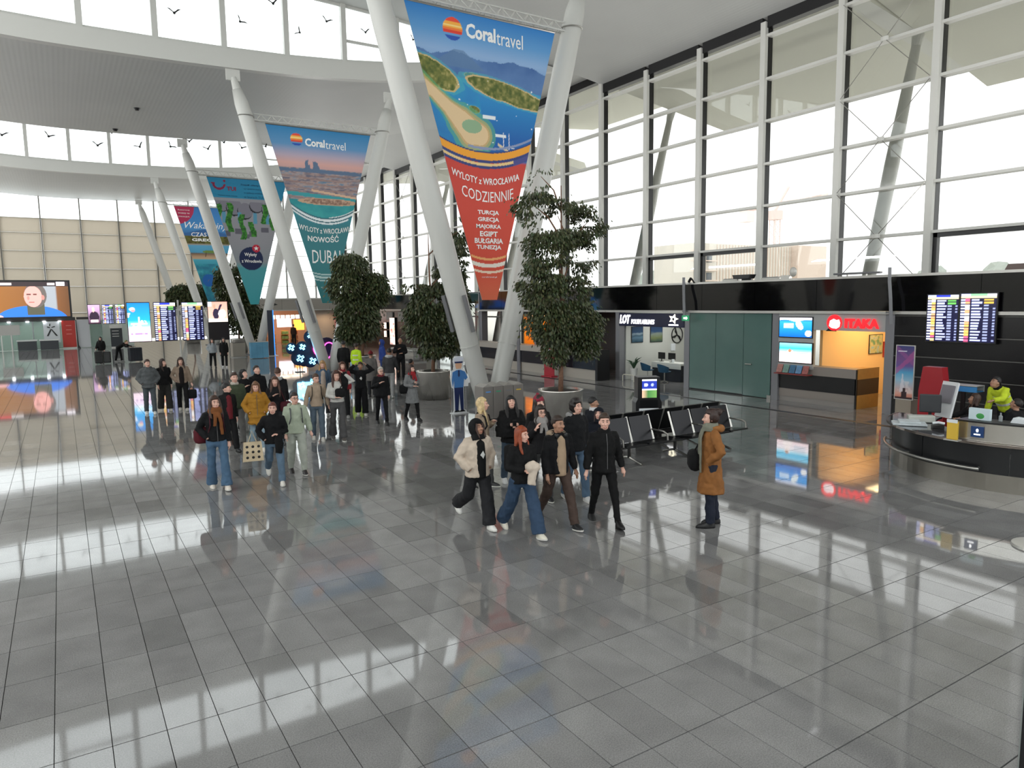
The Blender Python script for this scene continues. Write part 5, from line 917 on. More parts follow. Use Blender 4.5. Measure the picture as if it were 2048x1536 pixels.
lips = mat('lips', '#a8584e', .4); eyew = mat('eye_white', '#b8aca4', .3); eyed = mat('eye_dark', '#1c1410', .2); teeth = mat('teeth', '#f0ece6', .3)
def cloth(c, rough=.85):
    h = c.lstrip('#'); r = [int(h[i:i+2], 16) for i in (0, 2, 4)]; g_ = sum(r)/3; k = .72 if r[2] > r[0] else .9; r = [int(g_+(v-g_)*k) for v in r]
    if g_ < 34: r = [int(v*.72) for v in r]
    return mat('cloth_'+h, '#%02x%02x%02x' % tuple(r), rough, noise=.12, nscale=9, bump=.25, bscale=140, spec=.3)
def hairm(c): return mat('hair_'+c.lstrip('#'), c, .5, noise=.35, nscale=24, bump=.5, bscale=60)
ARM = {  # elbow, wrist, hand direction (left side; x outwards)
 'down': ((.04, .03, -.285), (.045, -.05, -.53), (.0, -.25, -1)), 'fwd': ((.05, -.1, -.27), (.05, -.3, -.44), (0, -.6, -.8)), 'back': ((.06, .13, -.25), (.08, .13, -.5), (0, -.1, -1)),
 'out': ((.08, .02, -.275), (.12, -.04, -.51), (.3, -.1, -.9)), 'pocket': ((.13, .07, -.25), (.01, -.1, -.43), (-.5, -.3, -.5)), 'chest': ((.09, -.03, -.27), (-.08, -.22, -.13), (-.7, -.3, .4)),
 'phone': ((.06, -.02, -.28), (-.11, -.23, -.2), (-.6, -.5, .2)), 'head': ((.24, -.06, .06), (.02, -.08, .24), (-.5, .1, .5)), 'hold': ((.07, .0, -.28), (-.1, -.22, -.3), (-.8, -.4, .0)),
 'strap': ((.1, .04, -.27), (-.02, -.16, -.08), (-.4, -.1, .8)), 'lap': ((.05, -.05, -.27), (-.03, -.28, -.33), (-.3, -.8, -.2)), 'reach': ((.06, -.2, -.18), (.02, -.42, -.2), (0, -1, -.2))}
def person(label, x, y, H, face, top, bottom, hair, shoe='#e4e0d8', skin='l', turn=0, nod=0, legs=((22, 8), (-18, 14)), arms=('down', 'down'), extras=(), lod=1, group=None, sit=False, width=1., lean=0, lowered=0.):
    """face: heading relative to the camera, + towards image right; top=(kind,colour,..); bottom=(kind,colour); legs=((hip,knee) left,(hip,knee) right)"""
    s = H/1.7; rz = math.atan2(-x, y)+math.radians(face)
    t = thing('person', label, 'person', (x, y, 0), rz, group)
    V = {2: .0098, 1: .0135, 0: .021}[lod]; VC = {2: .0135, 1: .018, 0: .028}[lod]
    Wd = width
    # ---- skeleton
    legp = []
    for sd, (h, k) in zip((1, -1), legs):
        hip = Vector((.092*sd, 0, .92)); h_, k_ = math.radians(h), math.radians(k)
        kn = hip+.43*Vector((.02*sd, -math.sin(h_), -math.cos(h_))); an = kn+.415*Vector((.0, -math.sin(h_-k_), -math.cos(h_-k_))); legp.append([hip, kn, an, h-k])
    low = min(l[2].z for l in legp); dz = .078-low
    if sit: dz = .47-.9
    dz -= lowered
    for l in legp:
        for i in range(3): l[i] = l[i]+Vector((0, 0, dz))
    ln = math.radians(lean)
    def up(p):  # upper body leans about the pelvis
        px, py, pz = p; q = pz-.92; return ((px), py*math.cos(ln)-q*math.sin(ln), .92+dz+q*math.cos(ln)+py*math.sin(ln))
    shp = [up((.152*sd*Wd, .01, 1.385)) for sd in (1, -1)]
    armp = []
    for sd, a, sh in zip((1, -1), arms, shp):
        e, w, hd = ARM[a]; sh = Vector(sh); armp.append((sh, sh+Vector((e[0]*sd, e[1], e[2])), sh+Vector((w[0]*sd, w[1], w[2])), Vector((hd[0]*sd, hd[1], hd[2])).normalized(), sd, a))
    S_ = lambda p: tuple(c*s for c in p)
    def T(b):
        b.v = [S_(v) for v in b.v]; return b
    hc = Vector(up((0, -.02, 1.575))); ha, hn = math.radians(turn), math.radians(nod)
    R_ = Matrix.Rotation(ha, 3, 'Z') @ Matrix.Rotation(-hn, 3, 'X')
    def head(b):
        b.v = [tuple(hc+R_ @ Vector(v)) for v in b.v]; return b
    def merge(a, b): a.add(b.v, b.f); return a
    # ---- continuous body
    b = MB()
    def ulo(secs, n=14):
        m_ = MB(); m_.loft([(0, 0, z, rx, ry) for z, rx, ry in secs], n); m_.v = [up((vx, vy, vz)) for vx, vy, vz in m_.v]; return m_
    merge(b, ulo([(.9, .1, .07), (.97, .13, .09), (1.1, .125, .085), (1.25, .145, .095), (1.36, .15, .085), (1.43, .09, .06)]))
    b.tube([up((0, .015, 1.38)), up((0, .0, 1.46)), tuple(hc+R_ @ Vector((0, .02, -.06)))], [.06, .052, .052], 10)
    for hip, kn, an, pit in legp: b.tube([hip, hip.lerp(kn, .5), kn, kn.lerp(an, .35), an, an+Vector((0, 0, -.05))], [.06, .052, .042, .042, .034, .032], 10)
    hp = MB(); hp.ball((0, .012, .022), (.074, .092, .1), 16, 12); hp.ball((0, -.022, -.05), (.054, .064, .07), 14, 10); hp.tube([(0, -.078, .03), (0, -.092, .0), (0, -.112, -.028), (0, -.09, -.036)], [.01, .012, .016, .012], 8)
    for sd in (1, -1): hp.ball((.075*sd, .012, -.005), (.01, .022, .032), 8, 6); hp.ball((.036*sd, -.06, -.02), (.026, .03, .026), 8, 6)
    hp.tube([(-.045, -.076, .034), (0, -.086, .036), (.045, -.076, .034)], [.01, .012, .01], 6); merge(b, head(hp))
    for sh, el, wr, hd, sd, a in armp:
        b.tube([sh+Vector((-.05*sd, 0, -.01)), sh, sh.lerp(el, .5), el, el.lerp(wr, .4), wr], [.05, .05, .044, .038, .036, .025], 10)
        if a == 'pocket': continue
        side = hd.cross(Vector((1, 0, 0))).normalized() if abs(hd.x) < .8 else hd.cross(Vector((0, 0, 1))).normalized(); th = hd.cross(side).normalized()
        if th.x*sd > 0: th = -th
        pc = wr+hd*.05; b.tube([wr, wr+hd*.03, wr+hd*.085], [.026, .034, .036], 8, True, .55)
        for k, (o, L) in enumerate(((-.028, .062), (-.01, .075), (.009, .07), (.027, .055))):
            p0 = wr+hd*.075+side*o; p1 = p0+hd*L*.55+th*.006; p2 = p1+hd*L*.45+th*.022; b.tube([p0, p1, p2], [.0088, .0084, .007], 6)
        q = wr+hd*.03-side*.03; b.tube([q, q-side*.022+hd*.028+th*.01, q-side*.026+hd*.055+th*.02], [.011, .01, .008], 6)
    body = soft(T(b), 'body', SKIN[skin], t, V*s, 2)
    # ---- face details
    for sd in (1, -1):
        if lod >= 1: T(head(MB().ball((.03*sd, -.0815, .012), (.0125, .007, .0062), 8, 6))).build('eye', eyew, t, True)
        T(head(MB().ball((.03*sd, -.0885 if lod else -.084, .012), (.0066 if lod else .01, .003, .006), 8, 6))).build('iris' if lod else 'eye', eyed, t, True)
        T(head(MB().tube([(.012*sd, -.09, .036), (.03*sd, -.092, .042), (.05*sd, -.08, .036)], [.004, .005, .003], 5))).build('eyebrow', hairm(hair[1]) if hair[0] != 'bald' else hairm('#4a3a30'), t)
    smile = 'smile' in extras
    T(head(MB().tube([(-.026, -.079, -.066+.006*smile), (-.012, -.0885, -.07), (0, -.09, -.07), (.012, -.0885, -.07), (.026, -.079, -.066+.006*smile)], [.003, .006, .0065, .006, .003], 6))).build('mouth', lips, t, True)
    if smile and lod: T(head(MB().tube([(-.017, -.0885, -.0665), (0, -.0935, -.0685), (.017, -.0885, -.0665)], [.002, .0035, .002], 5))).build('teeth', teeth, t)
    # ---- trousers
    bk, bc = bottom; bm_ = cloth(bc)
    wd = {'slim': (.086, .066, .052, .05), 'straight': (.092, .078, .07, .068), 'wide': (.1, .1, .105, .108), 'flare': (.09, .07, .085, .105), 'jogger': (.1, .09, .075, .05)}[bk]
    b = MB(); merge(b, ulo([(.79, .1, .085), (.84, .145, .108), (.94, .158, .118), (1.03, .138, .1)]))
    for hip, kn, an, pit in legp:
        b.tube([hip+Vector((0, 0, .02)), hip.lerp(kn, .5), kn, kn.lerp(an, .5), an.lerp(kn, .02)+Vector((0, .01, -.015))], [wd[0]*1.04, (wd[0]+wd[1])/2, wd[1], wd[2], wd[3]], 12)
    soft(T(b), 'trousers', bm_, t, VC*s, 3, .03 if lod else 0)
    # ---- shoes
    sm = mat('shoe_'+shoe.lstrip('#'), shoe, .5)
    for (hip, kn, an, pit) in legp:
        pt = math.radians(max(-42, min(12, pit*.75 if pit < -8 else (pit*.4 if pit > 8 else 0)))) if not sit else 0
        b = MB(); n = 12; v0 = []
        for zz, yy, rx, ry in ((-.075, -.055, .046, .135), (-.05, -.055, .048, .138), (-.03, -.045, .044, .125), (.0, -.01, .04, .075), (.03, .012, .037, .048)):
            for j in range(n): a = 2*PI*j/n; v0.append((rx*math.cos(a)*(1.0 if math.sin(a) > 0 else 1.12), yy+ry*math.sin(a), zz))
        f = [(i*n+j, i*n+(j+1) % n, (i+1)*n+(j+1) % n, (i+1)*n+j) for i in range(4) for j in range(n)]+[tuple(range(n))[::-1], tuple(range(4*n, 5*n))]
        Rf = Matrix.Rotation(-pt, 3, 'X'); b.add([tuple(an+Rf @ Vector(v)) for v in v0], f); so = T(b).build('shoe', sm, t, True)
        if lod == 2:
            b = MB(); b.add([tuple(an+Rf @ Vector((v[0]*1.06, v[1]*1.03, (-.078 if i < n else -.058)))) for i, v in enumerate(v0[:2*n])], [(j, (j+1) % n, n+(j+1) % n, n+j) for j in range(n)]+[tuple(range(n))[::-1], tuple(range(n, 2*n))]); T(b).build('sole', mat('sole_white', '#dad8d2', .6) if shoe not in ('#141416', '#0e0e10') else blackm, so)
    # ---- upper garment
    tk, tcol = top[0], top[1]; tm_ = cloth(tcol)
    bul = {'jacket': .03, 'puffer': .055, 'hoodie': .032, 'sweater': .022, 'coat': .03, 'fleece': .052, 'poncho': .045}[tk]*(1.1 if Wd > 1.05 else 1)
    hem = top[2] if len(top) > 2 else {'jacket': .86, 'puffer': .84, 'hoodie': .87, 'sweater': .9, 'coat': .46, 'fleece': .84, 'poncho': .84}[tk]
    secs = [(max(hem, .84), .155+bul, .118+bul*.9), (.95, .15+bul*.9, .108+bul), (1.08, .132+bul*1.05, .098+bul), (1.22, .15+bul, .104+bul), (1.33, .152*Wd+bul*.75, .098+bul*.8), (1.395, .12*Wd+bul*.5, .078+bul*.6), (1.46, .07+bul*.3, .062+bul*.3)]
    if hem > .9: secs = secs[1:]
    if tk == 'puffer': secs = [x_ for z, rx, ry in secs for x_ in ((z-.018, rx*.94, ry*.94), (z+.02, rx*1.03, ry*1.04))]
    b = ulo(secs)
    if hem < .8: b.loft([(0, 0, hem+dz, .225, .2), (0, 0, .65+dz, .205, .18), (0, 0, .86+dz, .165+bul*.6, .125+bul*.6), (0, 0, .95+dz, .15+bul, .105+bul)])
    ar = .05+bul*.72
    for sh, el, wr, hd, sd, a in armp:
        b.tube([sh+Vector((-.07*sd, 0, -.005)), sh+Vector((.0, 0, -.005)), sh.lerp(el, .5), el, el.lerp(wr, .5), wr.lerp(el, .04)], [ar*.9, ar*.94, ar*.96, ar*.93, ar*.86, ar*.7], 12)
    if tk == 'poncho':
        m_ = MB().loft([(0, 0, 1.42, .13, .11), (0, 0, 1.3, .26, .17), (0, -.02, 1.1, .31, .2), (0, -.02, .95, .29, .2)]); m_.v = [up(v) for v in m_.v]; merge(b, m_)
    up_ = soft(T(b), 'jacket' if tk in ('jacket', 'puffer', 'fleece') else tk, tm_, t, VC*s, 4, {'sweater': .022, 'hoodie': .03}.get(tk, .036) if lod else 0)
    E = dict((e if isinstance(e, tuple) else (e, None)) for e in extras)
    if 'collar' in E: m_ = MB().loft([(0, .0, 1.42, .1, .09), (0, -.005, 1.5, .085, .082), (0, -.005, 1.5, .06, .06), (0, 0, 1.44, .06, .06)]); m_.v = [up(v) for v in m_.v]; soft(T(m_), 'collar', cloth(E['collar'] or tcol), t, VC*s, 1)
    if 'open' in E:   # shirt showing in an open jacket
        m_ = MB().loft([(0, -.036-bul, max(hem-.03, .83), .095, .092), (0, -.034-bul, 1.0, .095, .09), (0, -.03-bul, 1.2, .1, .09), (0, -.024-bul, 1.36, .085, .078), (0, -.02, 1.44, .055, .055)], 14); m_.v = [up(v) for v in m_.v]; soft(T(m_), 'shirt', cloth(E['open']), t, VC*s, 2, .01)
    if 'zip' in E: T(MB().tube([up((0, -.112-bul, .9)), up((0, -.104-bul, 1.1)), up((0, -.108-bul, 1.25)), up((0, -.07-bul, 1.42))], .005, 4)).build('zip', mat('zip_grey', '#6a6a6c', .4, .5), t)
    if 'hood' in E: m_ = MB().tube([up((-.1, -.02, 1.45)), up((-.1, .08, 1.44)), up((0, .13, 1.43)), up((.1, .08, 1.44)), up((.1, -.02, 1.45))], [.03, .05, .062, .05, .03], 10); soft(T(m_), 'hood', cloth(E['hood'] or tcol), t, VC*s, 3)
    if 'scarf' in E:
        m_ = MB().loft([(0, -.01, 1.4, .13, .12), (0, -.015, 1.46, .125, .12), (0, -.01, 1.52, .09, .09)], 14); m_.v = [up(v) for v in m_.v]
        for sd, L in ((.06, E.get('scarflen') or .3), (-.03, (E.get('scarflen') or .3)*.6)): m_.tube([up((sd*.6, -.1-bul, 1.42)), up((sd, -.135-bul, 1.3)), up((sd*1.3, -.135-bul, 1.42-L))], [.04, .036, .032], 8, True, .55)
        soft(T(m_), 'scarf', cloth(E['scarf']), t, VC*s, 2, .014)
    if 'strap' in E:
        for sd in (1, -1): T(MB().tube([up((sd*.1, .1+bul, 1.2)), up((sd*.11, .05, 1.43+bul*.6)), up((sd*.11, -.07-bul, 1.37)), up((sd*.115, -.112-bul, 1.2)), up((sd*.15, -.02, 1.02))], .017, 5, True, .5)).build('strap', cloth(E['strap']), t)
    if 'stripe' in E:
        for sh, el, wr, hd, sd, a in armp: q = el.lerp(sh, .12); d_ = (sh-el).normalized(); T(MB().tube([q, q+d_*.035], ar*1.12, 12)).build('stripe', cloth(E['stripe']), t)
        T(ulo([(1.13, .135+bul*1.15, .1+bul*1.12), (1.165, .138+bul*1.15, .101+bul*1.12)])).build('stripe', cloth(E['stripe']), t)
    if 'vest_band' in E:
        for z in (1.02, 1.2): T(ulo([(z, .14+bul*1.25, .1+bul*1.2), (z+.05, .14+bul*1.25, .102+bul*1.2)])).build('reflective_band', mat('reflective', '#c8ccc8', .3), t)
    if 'logo' in E: T(MB().prism([(-.05, 1.2), (.0, 1.26), (.03, 1.2), (.0, 1.14), (-.02, 1.17)], .004, (0, -.122-bul*1.3, dz), (1, 0, 0), (0, 0, 1))).build('chest_print', cloth('#d8d8d4'), t)
    if 'headphones' in E:
        T(MB().tube([up((-.1, -.02, 1.46)), up((-.09, .08, 1.47)), up((.09, .08, 1.47)), up((.1, -.02, 1.46))], .012, 6)).build('headphone_band', blackm, t)
        for sd in (1, -1): T(MB().ball(up((sd*.075, -.1, 1.43)), (.035, .03, .04), 10, 8)).build('ear_cup', blackm, t)
    if 'glasses' in E:
        m_ = MB()
        for sd in (1, -1): m_.tube([(.031*sd+.021*math.cos(a), -.098, .01+.017*math.sin(a)) for a in np.linspace(0, 2*PI, 13)], .0028, 5, False); m_.tube([(.052*sd, -.096, .014), (.076*sd, .0, .016)], .0025, 4)
        m_.tube([(-.01, -.1, .014), (.01, -.1, .014)], .0025, 4); T(head(m_)).build('glasses', blackm, t)
    # ---- hair
    hk, hcol = hair; hm = hairm(hcol); hv = max(V, .011)*s
    def cap(fn, r=(.088, .107, .12), c=(0, .016, .032)): return MB().ball(c, r, 22, 14, fn)
    def f_short(d):
        if d[1] < -.3 and d[2] < .38: return .72
        if d[2] < -.42 or (abs(d[0]) > .55 and d[2] < -.12 and d[1] < .25): return .74
        return 1.0+.03*math.sin(9*d[0]+5*d[2])
    def f_long(d): return .72 if (d[1] < -.38 and d[2] < .42) else 1.02+.02*math.sin(14*d[0]+6*d[1])
    if hk in ('short', 'tousled', 'white_short'): soft(T(head(cap(f_short))), 'hair', hm, t, hv, 1, .02 if hk == 'tousled' else .008)
    elif hk == 'curly': soft(T(head(cap(f_long, (.105, .12, .13), (0, .02, .03)))), 'hair', hm, t, hv, 1, .045)
    elif hk == 'bun':
        m_ = cap(f_long); m_.ball((0, .105, .1), (.06, .06, .055), 12, 9); m_.tube([(0, .13, .13), (.02, .19, .12)], [.03, .012], 6); soft(T(head(m_)), 'hair', hm, t, hv, 1, .02)
    elif hk in ('long', 'verylong', 'fringe'):
        L = {'long': .3, 'verylong': .42, 'fringe': .34}[hk]; m_ = cap(f_long if hk != 'fringe' else (lambda d: .72 if (d[1] < -.38 and d[2] < .12) else 1.03), (.094, .11, .124))
        m_.loft([(0, .075, -L, .09, .03), (0, .08, -L*.6, .115, .04), (0, .05, -.08, .112, .065), (0, .045, .03, .095, .065)], 14)
        for sd in (1, -1): m_.tube([(.07*sd, -.025, .07), (.086*sd, -.015, -.06), (.1*sd, -.03, -.18), (.095*sd, -.06, -L*.9)], [.026, .034, .036, .02], 8, True, .55)
        soft(T(head(m_)), 'hair', hm, t, hv, 1, .018)
    elif hk == 'hoodup':
        fh = lambda d: .66 if (d[1] < -.5 and d[2] < .5 and abs(d[0]) < .75) else 1.0
        m_ = cap(fh, (.122, .138, .15), (0, .015, .02)); m_.loft([(0, .03, -.17, .12, .11), (0, .03, -.09, .105, .1)], 14); soft(T(head(m_)), 'raised_hood', cloth(hcol), t, VC*s, 2, .01)
        m_ = MB(); 
        for sd in (1, -1): m_.tube([(.05*sd, -.075, .07), (.07*sd, -.06, -.02), (.06*sd, -.09, -.16)], [.016, .02, .012], 6)
        soft(T(head(m_)), 'hair', hairm('#3a2018'), t, hv, 1)
    elif hk == 'bald':
        m_ = MB()
        for sd in (1, -1): m_.ball((.07*sd, .05, .0), (.02, .045, .05), 8, 6)
        T(head(m_)).build('hair', hm, t, True)
    if 'beanie' in E: soft(T(head(MB().ball((0, .02, .06), (.095, .112, .095), 16, 10, lambda d: 1 if d[2] > -.35 else .7).ball((0, .04, .165), .03, 8, 6))), 'beanie', cloth(E['beanie']), t, VC*s, 1)
    # ---- things carried
    if 'backpack' in E: m_ = MB().rbox(-.15, .15, .11+bul, .3+bul, .98, 1.4, .06); m_.v = [up(v) for v in m_.v]; bp = T(m_).build('backpack', cloth(E['backpack']), t, True); m_ = MB().rbox(-.11, .11, .29+bul, .35+bul, 1.0, 1.18, .03); m_.v = [up(v) for v in m_.v]; T(m_).build('pocket', cloth(E['backpack']), bp, True)
    if 'sidebag' in E:  # shoulder bag: colour, x, y, z, size
        c_, bx, by, bz, bs = E['sidebag']; m_ = MB().rbox(bx-bs*.55, bx+bs*.55, by-bs*.3, by+bs*.3, bz-bs*.5, bz+bs*.5, bs*.25); bg_ = T(m_).build('bag', cloth(c_), t, True)
        T(MB().tube([(bx, by, bz+bs*.45), up((math.copysign(.12, bx), -.06, 1.36)), up((math.copysign(.1, bx), .02, 1.46)), (bx*.8, by+.12, bz+bs*.45)], .012, 5)).build('strap', cloth(c_), bg_)
    if 'tote' in E:
        bx, by, bz = E['tote']; bg_ = T(MB().prism([(-.2, -.19), (.2, -.19), (.17, .2), (-.17, .2)], .07, (bx, by, bz), (1, 0, 0), (0, 0, 1))).build('tote_bag', cloth('#c8b494'), t)
        for i in range(3):
            for j in range(3): T(MB().ball((bx-.11+.11*i, by-.072, bz-.11+.11*j), (.028, .005, .028), 8, 6)).build('spot', blackm, bg_)
        T(MB().tube([(bx-.08, by, bz+.19), (bx, by, bz+.42), (bx+.08, by, bz+.19)], .01, 5)).build('strap', cloth('#c8b494'), bg_)
    if 'muff' in E: m_ = MB(); p_ = armp[0][2].lerp(armp[1][2], .5)+Vector((.02, -.07, .0)); m_.ball(p_+Vector((0, 0, .06)), (.12, .08, .09), 12, 9); m_.tube([p_, p_+Vector((-.03, -.01, -.2))], [.07, .06], 10); soft(T(m_), 'fleece_bundle', cloth('#cdbcac'), t, VC*s, 1, .04)
    if 'phone' in E: p_ = armp[0][2].lerp(armp[1][2], .5)+Vector((0, -.08, .04)); T(MB().rbox(p_.x-.035, p_.x+.035, p_.y-.008, p_.y+.008, p_.z-.04, p_.z+.07, .004)).build('phone', blackm, t)
    if 'handbag' in E: p_ = armp[E['handbag'][1]][2]; bg_ = T(MB().rbox(p_.x-.14, p_.x+.14, p_.y-.06, p_.y+.06, p_.z-.5, p_.z-.2, .05)).build('handbag', cloth(E['handbag'][0]), t, True); T(MB().tube([(p_.x-.08, p_.y, p_.z-.22), (p_.x, p_.y, p_.z-.04), (p_.x+.08, p_.y, p_.z-.22)], .01, 5)).build('strap', cloth(E['handbag'][0]), bg_)
    if 'jacket_over_arm' in E: p_ = armp[0][2]; m_ = MB().tube([p_+Vector((0, 0, .05)), p_+Vector((.02, 0, -.2)), p_+Vector((.0, .02, -.4))], [.07, .09, .07], 10, True, .5); soft(T(m_), 'carried_jacket', cloth(E['jacket_over_arm']), t, VC*s, 2, .03)
    return t
BK, BK2, JN, LJ, DN = '#131316', '#1b1b20', '#33506e', '#6d8ba3', '#27384f'
N2, N1, N0 = 2, 1, 0
# --- near group walking past
person('person in a cream fleece jacket and black hood, left of the near walking group', 5.13, 9.2, 1.66, 28, ('fleece', '#c9b8a6'), ('wide', '#232327'), ('hoodup', BK), '#e8e6e2', 'm', 10, 18, ((14, 4), (-20, 42)), ('pocket', 'pocket'), (('open', '#101013'), 'logo'), N2)
person('person with long red hair holding a cream fleece bundle, second in the near group', 5.51, 8.56, 1.65, 30, ('jacket', BK), ('wide', '#2a4566'), ('long', '#8a3c1c'), '#dcd6c8', 'p', 25, 4, ((24, 4), (-24, 16)), ('hold', 'hold'), ('muff', ('backpack', BK), ('collar', None)), N2)
person('person in a black jacket, beige hoodie and brown trousers, headphones at the neck', 6.19, 8.61, 1.74, 30, ('jacket', '#15161a'), ('straight', '#4a3a33'), ('short', '#2b1c14'), '#1a1a1c', 'm', 12, 2, ((24, 4), (-22, 18)), ('out', 'down'), (('open', '#a88f74'), ('hood', '#9a8570'), 'headphones'), N2, width=1.05)
person('person all in black with short brown hair, smiling, right end of the near group', 6.82, 8.29, 1.74, 22, ('jacket', '#111114', .82), ('slim', '#0f0f12'), ('short', '#3a2a20'), '#0e0e10', 'p', -14, 4, ((22, 2), (-14, 10)), ('out', 'out'), ('smile', ('collar', None), 'zip'), N2, width=1.05)
person('person with long blond hair in a beige coat, behind the cream fleece jacket', 6.37, 11.22, 1.66, 70, ('jacket', '#a08c76'), ('straight', '#4a4a4c'), ('verylong', '#cdb487'), '#2a2a2c', 'p', 20, 6, ((10, 4), (-12, 8)), ('chest', 'down'), (('strap', BK2),), N2)
person('person with long black hair and fringe looking at a phone, black top with white stripe', 6.89, 11.05, 1.68, 12, ('poncho', '#121215'), ('straight', '#3c5066'), ('fringe', '#121012'), '#d8d8d8', 'p', 0, 24, ((12, 4), (-12, 10)), ('phone', 'phone'), (('stripe', '#b8b8b8'), 'phone'), N2)
person('person with long dark hair and glasses smiling in a dark jacket and grey trousers', 6.8, 9.95, 1.64, 15, ('jacket', '#1d1b20'), ('straight', '#57585a'), ('long', '#251812'), '#1a1a1c', 'p', 8, 4, ((14, 4), (-14, 14)), ('down', 'strap'), ('glasses', 'smile', ('scarf', '#8f8a88')), N2)
person('person with dark curly hair and a black jacket with grey hood, blue jeans', 7.25, 9.55, 1.75, 32, ('jacket', '#14161c'), ('straight', '#4a6888'), ('curly', '#1e1614'), '#c8c8c8', 'p', 8, 6, ((12, 4), (-10, 10)), ('down', 'down'), (('hood', '#8f8d8c'),), N2)
person('person in a pink-red beanie mostly hidden behind the boy with headphones', 7.0, 10.3, 1.74, 25, ('jacket', '#1c1a1e'), ('straight', '#26262a'), ('long', '#2a1c16'), '#2a2a2c', 'p', 5, 5, ((8, 4), (-10, 8)), ('down', 'down'), (('beanie', '#8a2438'),), N1)
person('person in a long tan coat, hair in a bun, black shoulder bag, standing in profile', 8.04, 7.28, 1.76, -78, ('coat', '#8f5a2c', .5), ('straight', '#1c2236'), ('bun', '#2e1a14'), '#141416', 'p', -6, 2, ((3, 2), (-5, 2)), ('pocket', 'pocket'), (('scarf', '#77786a'), ('scarflen', .62), ('sidebag', (BK, -.2, -.2, .93, .3)), ('hood', '#96602f')), N2)
person('person with short black hair seated on the rear bench row, back to the crowd', 9.75, 12.22, 1.7, 140, ('sweater', '#151a2a'), ('straight', '#1c1c20'), ('tousled', '#121012'), '#1a1a1c', 'm', -60, 2, ((88, 88), (86, 84)), ('lap', 'lap'), (('collar', '#c8c8cc'),), N1, sit=True)
person('person in a navy hooded jacket seated at the left end of the bench rows', 8.95, 11.05, 1.66, 10, ('jacket', '#131a2e'), ('straight', '#22242c'), ('hoodup', '#131a2e'), '#d8d8d8', 'p', -20, 20, ((88, 88), (86, 84)), ('lap', 'chest'), (), N1, sit=True)
# --- left crowd
G_ = None
person('person with thick rust scarf, black jacket, maroon bag and flared blue jeans', 2.29, 14.04, 1.75, 8, ('jacket', '#14161c', .9), ('flare', '#3f6488'), ('long', '#3a241a'), '#d8cfc4', 'p', 10, 8, ((14, 2), (-10, 4)), ('down', 'pocket'), (('scarf', '#7a4620'), ('scarflen', .4), ('sidebag', ('#5a1822', -.2, .14, .98, .3)), ('strap', '#4a1a26'), ('zip', None)), N2)
person('dark-haired person in a black jacket over a red shirt, behind the rust scarf', 3.13, 17.49, 1.62, 25, ('jacket', '#1a1b1d'), ('straight', '#17171a'), ('tousled', '#181214'), '#141416', 'p', 45, 2, ((14, 4), (-12, 8)), ('down', 'down'), (('open', '#6a1c24'), ('collar', None)), N1)
person('person with short brown hair smiling in a green jacket and grey trousers', 3.45, 18.2, 1.79, 10, ('jacket', '#3f4a36'), ('straight', '#6a6866'), ('short', '#3a261c'), '#3a2c28', 'p', 5, 4, ((12, 4), (-14, 8)), ('down', 'down'), ('smile', ('collar', '#b8b0a4')), N1, width=1.06)
person('person with black hair hiding the face with a hand, behind the green jacket', 4.02, 19.89, 1.7, 20, ('jacket', BK), ('straight', BK2), ('curly', '#100e10'), '#2a2a2c', 'p', 20, 20, ((10, 4), (-10, 8)), ('down', 'chest'), (), N1)
person('person with dark tied-back hair in a black jacket, rear of the left crowd', 4.45, 20.3, 1.75, 10, ('jacket', '#15151a'), ('straight', BK2), ('short', '#1e1614'), '#2a2a2c', 'p', 20, 18, ((10, 4), (-10, 8)), ('down', 'down'), (('collar', None),), N1)
person('person laughing in a mustard yellow puffer jacket and pale jeans', 3.72, 17.2, 1.62, 5, ('puffer', '#a8741f', .74), ('straight', '#7f9cae'), ('long', '#6a4a32'), '#d8d0c4', 'p', -8, -4, ((10, 4), (-8, 6)), ('pocket', 'pocket'), ('smile', ('hood', '#8a6030'), ('zip', None)), N2)
person('person with long brown hair in a dark top, just behind the yellow puffer', 4.3, 17.75, 1.66, 5, ('jacket', '#1d1a1e'), ('straight', '#2a2a30'), ('verylong', '#4a2f22'), '#5a5a5c', 'p', -5, 4, ((10, 4), (-10, 8)), ('down', 'chest'), (('sidebag', ('#4a1820', .22, -.1, .95, .26)),), N1)
person('person turned away with reddish-brown hair, black jacket and grey hood', 4.75, 19.25, 1.74, 160, ('jacket', '#15161a'), ('straight', '#1c1c22'), ('tousled', '#4a2c1e'), '#3a3a3c', 'p', 0, 6, ((8, 4), (-10, 8)), ('down', 'down'), (('hood', '#a8aaac'),), N1, width=1.08)
person('person with red-brown hair in a black sweatshirt carrying a spotted beige tote bag', 3.26, 13.76, 1.58, 5, ('hoodie', '#121216'), ('straight', '#52708c'), ('short', '#5a2c20'), '#d8d4cc', 'p', -8, 6, ((16, 6), (-18, 40)), ('hold', 'pocket'), ('smile', ('tote', (-.42, -.02, .72)), ('collar', None), ('jacket_over_arm', BK)), N2, width=1.08)
person('person in glasses with a pale green hoodie and light joggers, right of the black sweatshirt', 3.84, 14.35, 1.66, 10, ('hoodie', '#a3ae98'), ('jogger', '#a9ada2'), ('short', '#241a16'), '#2a2628', 'p', 10, 4, ((14, 4), (-10, 6)), ('out', 'down'), ('glasses', ('hood', None), ('strap', '#55585a')), N2, width=1.1)
person('person in a beige sweater with dark backpack straps and blue-grey jeans', 5.27, 17.63, 1.67, 5, ('sweater', '#a5907a', .88), ('straight', '#4f6275'), ('short', '#4a3426'), '#c8c4bc', 'p', 20, -4, ((8, 4), (-10, 8)), ('out', 'out'), (('collar', None), ('strap', BK2), ('backpack', BK)), N2, width=1.1)
